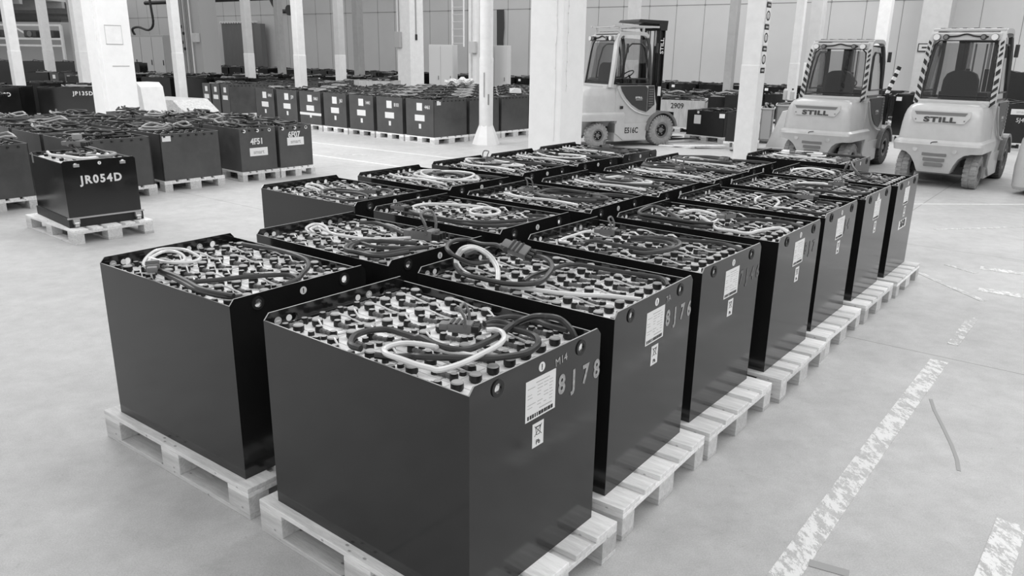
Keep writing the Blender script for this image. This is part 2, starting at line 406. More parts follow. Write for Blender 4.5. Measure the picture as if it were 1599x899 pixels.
mb = MB(); mb.tube([(-.2, -.37, 2.6), (-.2, -.37, 6.8)], .02, 'pipe'); mb.tube([(.345, -.05, 2.5), (.345, -.05, 6.8)], .03, 'pipe'); mb.build('conduit', t)
mb = MB(); mb.cbox((.35, -.05, 2.42), (.05, .08, .2), 'ink'); mb.build('pull_switch', t)
# column with the round pictograms
t = steel_column(3.85, 13.0, .29, 'white steel column carrying a strip of round pictograms beside the forklifts')
for i, z in enumerate((1.72, 2.05, 2.38, 2.71, 3.04, 3.37)):
    m2 = MB(); m2.cbox((.152, 0, z+.14), (.006, .17, .24), 'paper'); m2.ring((.155, 0, z+.14), .055, .075, .003, 'ink', 24, 'x'); m2.cbox((.157, 0, z+.13), (.004, .035, .08), 'inkgrey')
    m2.cbox((.153, 0, z-.03), (.006, .17, .08), 'ink'); m2.cbox((.157, 0, z-.03), (.003, .11, .03), 'inkgrey'); m2.build('pictogram', t)
# long dark roof beam line and fittings on the far wall, upper left
t = thing('service_pier', 'grey wall pier crowded with vertical pipes and small gauges at upper left', 'pier', (-15.2, 38.5, 0), yawH)
mb = MB(); mb.box((-.9, -.3, 0), (.9, .6, 7), 'cabinet'); mb.build('pier_body', t)
for i in range(7):
    m2 = MB(); m2.tube([(-.8+i*.17, -.38, .3), (-.8+i*.17, -.38, 6.9)], .022 if i % 2 else .035, 'pipe' if i % 3 else 'white2'); m2.build('pipe', t)
for i, z in enumerate((2.9, 2.6, 2.2, 1.9)):
    m2 = MB(); m2.cyl((-.55+.12*(i % 2), -.42, z), .07, .05, 'ink', 10, 'y'); m2.build('valve', t)
mb = MB(); mb.bbox((.45, -.5, 2.2), (.8, -.3, 2.6), 'locker', .02); mb.build('socket_box', t)
t = thing('switch_cabinet', 'light grey double-door electrical cabinet behind the left pillar', 'cabinet', (-19.2, 42.2, 0), WRZ)
mb = MB(); mb.bbox((-1.7, -.3, 0), (1.9, .3, 2.55), 'cabinet', .02); mb.build('body', t)
for x in (-1.6, -.2, .85):
    m2 = MB(); m2.bbox((x, -.33, .1), (x+(1.35 if x < -1 else 1.0), -.3, 2.45), 'locker', .01); d = m2.build('door', t)
    m3 = MB(); m3.cbox((x+.9, -.35, 1.2), (.03, .03, .25), 'ink'); m3.build('handle', d)
mb = MB(); mb.tube([(-1.2, 0, 2.55), (-1.2, -.1, 2.85), (-.6, -.1, 2.95), (.3, -.1, 2.8), (.8, -.1, 3.1), (.75, -.1, 4), (.6, -.1, 5.5)], .06, 'pipeblack'); mb.build('supply_cable', t)
t = thing('corrugated_partition', 'dark grey door leaf under a corrugated pale sheet edge on the far wall', 'door', on_wall(-33.5, .35), WRZ)
mb = MB(); mb.box((-1.6, -.06, 0), (1.7, .05, 3.45), 'darkdoor'); mb.build('leaf', t)
mb = MB()
for i in range(14): mb.cyl((-1.6+i*.25, -.16, 3.50), .07, .3, 'white2', 8, 'y')
mb.build('corrugated_sheet', t)
mb = MB(); mb.box((1.9, -.3, 0), (2.5, .05, 3.4), 'fl_mid'); mb.build('side_leaf', t)
t = thing('corrugated_partition', 'dark grey panel under a scalloped sheet above the electrical cabinet', 'partition', on_wall(-38.8, .4), WRZ)
mb = MB(); mb.box((-1.6, -.06, 2.6), (2.0, .05, 3.9), 'darkdoor'); mb.build('leaf', t)
mb = MB()
for i in range(15): mb.cyl((-1.6+i*.25, -.16, 3.95), .07, .3, 'white2', 8, 'y')
mb.build('corrugated_sheet', t)
# overhead pipe run in front of the far wall, upper left
t = thing('overhead_pipe', 'black overhead service pipe crossing high on the far wall at upper left', 'pipe', on_wall(-30, 1.2), WRZ)
mb = MB(); mb.tube([(-12, 0, 4.75), (12, 0, 4.75)], .12, 'pipeblack', smooth=False); mb.build('main_run', t)
mb = MB(); mb.tube([(.8, 0, 4.8), (1.2, -.05, 4.3), (1.6, -.05, 4.05), (2.2, -.05, 4.0), (2.8, -.05, 4.1)], .12, 'pipeblack'); mb.cyl((2.6, -.25, 4.05), .28, .3, 'blackm', 12, 'y'); mb.build('bend', t)
for i in range(4):
    m2 = MB(); m2.tube([(-8+i*6, 0, 4.8), (-7.2+i*6, 0, 5.6)], .05, 'pipe', smooth=False); m2.tube([(-8+i*6, 0, 4.8), (-8.8+i*6, 0, 5.6)], .05, 'pipe', smooth=False); m2.build('bracket', t)
# dark strip on the wall behind the centre and a ladder beside it
t = link('wall_recess_strip', None, None, on_wall(-13.8, .06), WRZ, 'ragged dark strip torn in the far wall above the pale lockers', 'hole')
mb = MB(); mb.prism([(-.17, 1.9), (.2, 1.9), (.17, 2.5), (.22, 3.1), (.19, 3.9), (-.2, 3.9), (-.18, 3.0)], -.05, 0, 'fl_dark', 'y'); mb.build('torn_patch', t)
t = thing('cable_ladder', 'pale vertical cable ladder rising above the left locker pair', 'cable ladder', (-1.95, 27.3, 0), yawH+.2)
for x in (-.22, .22):
    m2 = MB(); m2.box((x-.02, -.02, 2.1), (x+.02, .02, 6.8), 'white2'); m2.build('rail', t)
for i in range(20):
    m2 = MB(); m2.box((-.2, -.012, 2.2+i*.23), (.2, .012, 2.22+i*.23), 'offwhite'); m2.build('rung', t)
t = thing('pipe_riser', 'white pipes and a small box rising left of the flared-base column', 'pipe', (-1.22, 25.6, 0), yawH)
mb = MB(); mb.tube([(-.28, 0, 0), (-.28, 0, 6.8)], .07, 'white2'); mb.build('pipe', t)
mb = MB(); mb.tube([(0, 0, 0), (0, 0, 6.8)], .16, 'white2', 12); mb.build('pipe', t)
mb = MB(); mb.box((.2, -.05, 0), (.5, .12, 6.8), 'offwhite'); mb.build('channel', t)
for i in range(14):
    m2 = MB(); m2.box((.22, -.07, 1.3+i*.4), (.48, -.05, 1.34+i*.4), 'ink'); m2.build('clamp', t)
mb = MB(); mb.bbox((-.12, -.28, 1.9), (.12, -.16, 2.25), 'locker', .01); mb.build('junction_box', t)
def locker(x, y, n, label):
    t = thing('locker', label, 'locker', (x, y, 0), -.25)
    mb = MB(); mb.bbox((-.42*n, -.25, 0), (.42*n, .25, 2.15), 'locker', .01); mb.build('body', t)
    for i in range(2 if n == 1 else n):
        wd = .84*n/(2 if n == 1 else n)
        m2 = MB(); m2.box((-.42*n+i*wd+.015, -.265, .08), (-.42*n+(i+1)*wd-.015, -.25, 2.1), 'locker'); d = m2.build('door', t)
        m3 = MB(); m3.cbox((-.42*n+(i+1)*wd-.08, -.275, 1.1), (.02, .02, .12), 'fl_mid'); m3.build('handle', d)
locker(-2.42, 26.9, 1, 'tall pale two-door locker left of the white pipe risers')
locker(-.62, 26.3, 1, 'tall pale locker just right of the flared-base column')
# distant rack in the far left hall
t = thing('tubular_rack', 'pale tubular steel rack holding dark machine parts in the far left hall', 'rack', (-27.3, 44, 0), -.2)
mb = MB(); mb.box((-4.5, 1.2, 0), (4.5, 1.3, 3.2), 'cabinet'); mb.build('back_panel', t)
for x in (-3, 0, 3):
    m2 = MB(); m2.box((x-.06, -.06, 0), (x+.06, .06, 3.0), 'white2'); m2.build('post', t)
for z in (1.9, 2.25, 2.95):
    m2 = MB(); m2.box((-3, -.05, z), (3, .05, z+.1), 'white2'); m2.build('rail', t)
for a in (-3, 0):
    m2 = MB(); m2.tube([(a, 0, 2.95), (a+1.2, 0, 2.3)], .05, 'white2', smooth=False); m2.build('brace', t)
for x in (-2.2, -.9, 1.1, 2.2):
    m2 = MB(); m2.bbox((x-.4, -.1, 2.36), (x+.4, .4, 2.75), 'fl_dark', .08); m2.cyl((x, -.14, 2.55), .15, .1, 'fl_mid', 12, 'y')
    m2.build('machine_part', t)
t = thing('grey_partition', 'plain grey wall panel standing left of the white columns in the far left', 'partition', (-17.6, 33.4, 0), -.2)
mb = MB(); mb.box((-.9, 0, 0), (.75, .2, 7), 'cabinet'); mb.build('panel', t)
# white machine housing and wrapped bundle beside the left pillar
t = thing('machine_housing', 'white plastic machine housing with a dark slot leaning beside the left pillar', 'machine', (-8.75, 18.7, 0), -.5)
mb = MB(); mb.prism([(-.38, .0), (.42, .0), (.30, 1.02), (.18, 1.12), (-.25, 1.12), (-.36, 1.0)], -.3, .3, 'white2', 'y'); mb.build('shell', t)
mb = MB(); mb.cbox((-.02, -.305, .72), (.10, .02, .36), 'fl_dark'); mb.build('slot', t)
t = thing('wrapped_bundle', 'flat foil-wrapped bundle on a low pallet behind the left battery block', 'bundle', (-8.75, 20.35, 0), -.45)
mb = MB(); mb.prism([(-1.0, .15), (1.0, .15), (.95, .35), (.55, .66), (-.9, .66), (-1.0, .5)], -.55, .55, 'foil', 'y'); mb.build('foil_wrap', t)
for x in (-.8, 0, .8):
    m2 = MB(); m2.box((x-.08, -.5, 0), (x+.08, .5, .1), 'wood'); m2.build('skid', t)
mb = MB(); mb.box((-1.05, -.55, .1), (1.05, .55, .15), 'wood'); mb.build('deck', t)

# ------------------------------------------------------------------ floor markings
def strip(name, pts, wd, k, label, cat='floor marking', z=.0025):
    mb = MB(); vs = []; n = len(pts)
    P = [Vector((p[0], p[1], 0)) for p in pts]
    for i in range(n):
        d = (P[min(i+1, n-1)]-P[max(i-1, 0)]).normalized(); q = Vector((-d.y, d.x, 0))*wd/2
        for zz, s_ in ((0, 1), (0, -1), (z, 1), (z, -1)): vs.append((P[i].x+q.x*s_, P[i].y+q.y*s_, zz))
    fs = []
    for i in range(n-1):
        a, b = i*4, (i+1)*4
        fs += [(a+2, a+3, b+3, b+2), (a, b, b+2, a+2), (a+1, a+3, b+3, b+1)]
    fs += [(0, 2, 3, 1), ((n-1)*4, (n-1)*4+1, (n-1)*4+3, (n-1)*4+2)]
    mb.add(vs, fs, k); return mb.build(name, label=label, cat=cat)
strip('painted_line', [(2.80, 4.70), (2.0, 3.70), (1.45, 3.0), (1.02, 2.45)], .105, 'line', 'broad worn white line on the floor along the battery row')
strip('painted_line', [(2.14, 2.86), (1.6, 2.2)], .11, 'line', 'worn white paint patch at the bottom right corner of the floor')
strip('painted_line', [(3.55, 5.62), (3.05, 5.0)], .07, 'line2', 'faint remnant of white line beyond the broad one')
strip('painted_line', [(3.72, 7.35), (3.78, 6.7), (3.86, 6.03)], .06, 'line2', 'thin broken white line right of the last pallets')
strip('painted_line', [(4.18, 7.2), (4.30, 6.9)], .06, 'line2', 'short white dash near the right frame edge, upper one')
strip('painted_line', [(4.45, 7.1), (5.2, 6.6)], .12, 'line', 'white block mark at the right frame edge')
strip('painted_line', [(4.02, 6.38), (4.6, 5.95)], .13, 'line', 'white block mark below the other at the right frame edge')
strip('painted_line', [(5.3, 10.45), (9.2, 10.70)], .06, 'line3', 'thin pale line crossing the floor in front of the right forklift')
strip('painted_line', [(4.9, 8.8), (7.8, 9.4)], .05, 'line2', 'very faint pale line nearer than the thin one by the forklift')
strip('painted_line', [(-4.6, 15.3), (-1.4, 12.85)], .08, 'line3', 'thin pale line on the floor behind the leftmost black batteries')
strip('painted_line', [(-3.5, 14.85), (-2.7, 14.75)], .09, 'line2', 'short pale dash beside the thin line on the left floor')
strip('painted_line', [(-6.5, 18.3), (-.6, 14.1)], .07, 'line3', 'thin pale line along the pallets of the labelled battery block')
strip('skid_mark', [(2.435, 4.10), (2.38, 3.955), (2.315, 3.736), (2.255, 3.543), (2.20, 3.392), (2.15, 3.287)], .018, 'skid', 'thin curved dark skid mark right of the broad white line', 'skid mark', .002)
strip('skid_mark', [(1.17, 2.565), (1.30, 2.50)], .045, 'skid', 'grey tape-like smear crossing the near end of the broad line', 'skid mark', .0032)

# ------------------------------------------------------------------ pallets (local X = the 1.2 m length)
PM = {}
def board(a, b, k='wood'):
    key = (tuple(round(b[i]-a[i], 3) for i in range(3)), k)
    if key not in PM:
        m = MB(); d = key[0]; m.bbox((-d[0]/2, -d[1]/2, 0), (d[0]/2, d[1]/2, d[2]), k, .003)
        PM[key] = m.mesh('board')
    return PM[key], ((a[0]+b[0])/2, (a[1]+b[1])/2, a[2])
def pallet(x, y, rz, label, detail=True, group=None, L=1.2, name='wooden_pallet', PW=.8):
    h = L/2
    deck = [(-.4, .145), (-.2375, .1), (-.05, .1), (.1375, .1), (.255, .145)]
    deck = [(-.4, -.255), (-.2150, -.115), (-.0725, .0725), (.115, .215), (.255, .4)]
    B = []
    for y0, y1 in deck: B.append(('deck_board', (-h, y0, .122), (h, y1, .144), 'wood'))
    for x0, x1 in ((-h, -h+.145), (-.0725, .0725), (h-.145, h)): B.append(('stringer_board', (x0, -.4, .1), (x1, .4, .122), 'wood'))
    for x0, x1 in ((-h, -h+.145), (-.0725, .0725), (h-.145, h)):
        for y0, y1 in ((-.4, -.3), (-.0725, .0725), (.3, .4)): B.append(('block', (x0, y0, .022), (x1, y1, .1), 'wood_block'))
    for y0, y1 in ((-.4, -.3), (-.0725, .0725), (.3, .4)): B.append(('base_board', (-h, y0, 0), (h, y1, .022), 'wood_block'))
    if detail:
        t = thing(name, label, 'pallet', (x, y, 0), rz, group)
        for n, a, b, k in B:
            me, l = board(a, b, k); link(n, me, t, l)
        return t
    key = ('far', L, PW)
    if key not in PM:
        m = MB(); f_ = PW/.8
        for n, a, b, k in B: m.box((a[0], a[1]*f_, a[2]), (b[0], b[1]*f_, b[2]), k)
        PM[key] = m.mesh('pallet')
    return link(name, PM[key], None, (x, y, 0), rz, label, 'pallet', group)

# ------------------------------------------------------------------ the detailed traction battery
BL, BW = 1.028, .714
def tray_mesh(L, W, H, kt, holes=True, ki='inner', drop=.025, th=.006, fill=.07):
    mb = MB(); c = .022
    pr = [(-W/2, 0), (W/2, 0), (W/2, H-drop), (W/2-c, H), (-W/2+c, H), (-W/2, H-drop)]
    for s in (-1, 1):
        mb.prism(pr, s*L/2, s*(L/2-th), kt, 'x')
    me_s = mb.mesh('short')
    if holes:
        cut = MB()
        for yy in (-.228*W/.714, .228*W/.714): cut.cyl((-L, yy, H-.042), .0175, 2*L, kt, 20, 'x')
        me_s = boolean(me_s, [cut.mesh('c')], 'short')
    mb = MB()
    for s in (-1, 1):
        y0, y1 = sorted((s*W/2, s*(W/2-th)))
        mb.box((-L/2+th, y0, 0), (L/2-th, y1, H-drop), kt, top='rim')
    mb.box((-L/2+th, -W/2+th, 0), (L/2-th, W/2-th, H-fill), ki)
    me = mb.mesh('tray')
    bm = bmesh.new(); bm.from_mesh(me)
    n0 = len(bm.faces); bm.from_mesh(me_s); bm.faces.ensure_lookup_table()
    # bright worn edge on the upper rim of the short walls
    me2 = bpy.data.meshes.new('tray')
    for k in (kt, 'rim', ki): me2.materials.append(MT[k])
    names = [m_.name for m_ in me.materials]; want = [MT[k].name for k in (kt, 'rim', ki)]
    for i, f in enumerate(bm.faces):
        if i < n0: f.material_index = want.index(names[f.material_index])
        else:
            f.material_index = 1 if f.normal.z > .5 and f.calc_center_median().z > H-.03 else 0
    bm.to_mesh(me2); bm.free(); return me2
def ring_mesh(r, kt):
    m = MB(); m.ring((0, 0, 0), .0175, .0285, .004, kt, 20, 'x'); return m.mesh('hole_collar')
BH = .79
M_TRAY = tray_mesh(BL, BW, BH, 'tray')
M_COLLAR = ring_mesh(.02, 'tray_dark')
m = MB(); m.bbox((-.0975, -.0415, 0), (.0975, .0415, .02), 'lid', .003)
m.box((-.085, -.03, .02), (-.045, .03, .023), 'lid'); M_CELL = m.mesh('cell')
m = MB(); m.cyl((0, 0, 0), .017, .006, 'cap', 14); m.cyl((0, 0, .006), .021, .020, 'cap', 16); m.cyl((0, 0, .026), .021, .004, 'captop', 16, r2=.018); M_PLUG = m.mesh('plug', True)
m = MB(); m.cyl((0, 0, 0), .0125, .016, 'boot', 12, top='captop', r2=.0115); M_TCAP = m.mesh('terminal_cap', True)
def conn(d):
    m = MB(); dx, dy = d; ln = math.hypot(dx, dy)
    T = Matrix.Rotation(math.atan2(dy, dx), 4, 'Z')
    for s in (-1, 1):
        m.cyl((s*ln/2, 0, 0), .0145, .020, 'boot', 12, T=T); m.cyl((s*ln/2, 0, .020), .0115, .005, 'boot', 12, top='captop', T=T)
    for i in range(5):
        x0 = -ln/2+.012+i*(ln-.024)/5; m.cyl((x0, 0, .010), .0095 if i % 2 == 0 else .008, (ln-.024)/5, 'sleeve', 8, 'x', T=T)
    return m.mesh('link', True)
M_LINKX = conn((.084, 0)); M_LINKY = conn((0, .0865)); M_LINKD = conn((.084, .02))
HOSES = []
for v_ in range(4):
    rnd = random.Random(30+v_); m = MB(); s_ = (1, -1)[v_ % 2]
    m.tube([(.012, .004*s_, .030), (.04, .016*s_, .026), (.085, .034*s_, .010), (.135, .036*s_+rnd.uniform(-.01, .01), .009), (.175, .018*s_, .020), (.19, .004*s_, .028)], .0042, 'hose', 6, sub=3)
    HOSES.append(m.mesh('hose', True))
def plug_mesh(handle, kt='plug'):
    m = MB(); m.bbox((-.055, -.03, -.016), (.045, .03, .022), kt, .006)
    m.bbox((-.095, -.024, -.012), (-.05, .024, .016), kt, .008)
    for y in (-.02, 0, .02): m.bbox((.04, y-.008, -.012), (.075, y+.008, .014), 'pin', .003)
    for i in range(3): m.box((-.045+i*.022, -.031, .020), (-.035+i*.022, .031, .025), 'pin')
    if handle:
        pass
    return m.mesh('plug_housing', True)
def handle_mesh():
    m = MB(); m.tube([(.02, -.032, .01), (.02, -.036, .05), (.0, -.034, .085), (.0, .034, .085), (.02, .036, .05), (.02, .032, .01)], .006, 'plug', 8, sub=3)
    return m.mesh('handle', True)
M_HOUS, M_HAND = plug_mesh(0), handle_mesh()
# plates on the end face, shared
def rating_plate():
    m = MB(); m.box((0, -.085, 0), (.0012, .08, .145), 'paper')
    rnd = random.Random(5)
    for r in range(7):
        z = .115-r*.0115
        for c0, c1 in ((-.075, -.03), (-.022, .008), (.014, .04), (.045, .07)):
            if rnd.random() < .85: m.box((.0012, c0, z), (.0017, c0+(c1-c0)*rnd.uniform(.5, 1), z+.0022), 'inkgrey')
    m.box((.0012, -.03, .127), (.0017, .045, .130), 'inkgrey'); m.box((.0012, -.01, .030), (.0017, .06, .0335), 'inkgrey')
    x = -.075
    while x < .07:
        wd = rnd.uniform(.006, .014); m.box((.0012, x, .006), (.0017, min(x+wd, .075), .020), 'ink'); x += wd+rnd.uniform(.002, .005)
    return m.mesh('rating_plate')
def pb_label():
    m = MB(); m.box((0, -.031, 0), (.0012, .031, .088), 'paper')
    def ln(a, b, w_=.0022):
        d = Vector((b[0]-a[0], b[1]-a[1])); n = Vector((-d.y, d.x)).normalized()*w_/2
        m.prism([(a[0]+n.x, a[1]+n.y), (a[0]-n.x, a[1]-n.y), (b[0]-n.x, b[1]-n.y), (b[0]+n.x, b[1]+n.y)], .0012, .0017, 'ink', 'x')
    ln((-.02, .078), (.02, .040)); ln((.02, .078), (-.02, .040)); ln((-.014, .072), (-.009, .044)); ln((.014, .072), (.009, .044)); ln((-.016, .073), (.016, .073), .004); ln((-.009, .044), (.009, .044))
    return m.mesh('pb_label')
M_PLATE, M_PB = rating_plate(), pb_label()
m = MB(); m.cyl((0, 0, 0), .017, .0012, 'paper', 24, 'x'); m.box((.0012, -.0025, -.004), (.0017, .0025, .010), 'ink'); m.cyl((.0012, 0, -.008), .003, .0005, 'ink', 8, 'x'); M_DOT = m.mesh('warning_dot')
m = MB(); m.cyl((0, 0, 0), .016, .0012, 'inkgrey', 24, 'x'); m.box((.0012, -.009, -.002), (.0017, .009, .002), 'paper'); m.box((.0012, -.002, -.009), (.0017, .002, .009), 'paper'); M_PLUS = m.mesh('plus_mark')
m = MB(); m.cyl((0, 0, 0), .016, .0012, 'inkgrey', 24, 'x'); m.box((.0012, -.009, -.002), (.0017, .009, .002), 'paper'); M_MINUS = m.mesh('minus_mark')
m = MB(); m.cyl((0, 0, 0), .013, .0012, 'paper', 20, 'x'); M_WDOT = m.mesh('white_dot')
def lay_cells(t, z):
    for i in range(5):
        for j in range(8):
            x = (i-2)*.2; y = (j-3.5)*.0862
            c = link('cell', M_CELL, t, (x, y, z))
            link('vent_plug', M_PLUG, c, (0, .016, .02)); link('terminal_cap', M_TCAP, c, (-.062 if (i+j) % 2 else .064, .024, .02))
            if i < 4: link('cell_connector', M_LINKX if (i+j) % 3 else M_LINKD, t, (x+.1, y-.022, z+.02))
    for j in range(0, 8, 2):
        link('cell_connector', M_LINKY, t, (-.458, (j-3)*.0862, z+.02))
        if j < 6: link('cell_connector', M_LINKY, t, (.458, (j-2)*.0862, z+.02))
    for j in range(8):
        for i in range(4):
            if (i*5+j*3) % 7 > 1: link('water_hose', HOSES[(i+j*3) % 4], t, (-.40+i*.2, (j-3.5)*.0862+.016, z+.018))
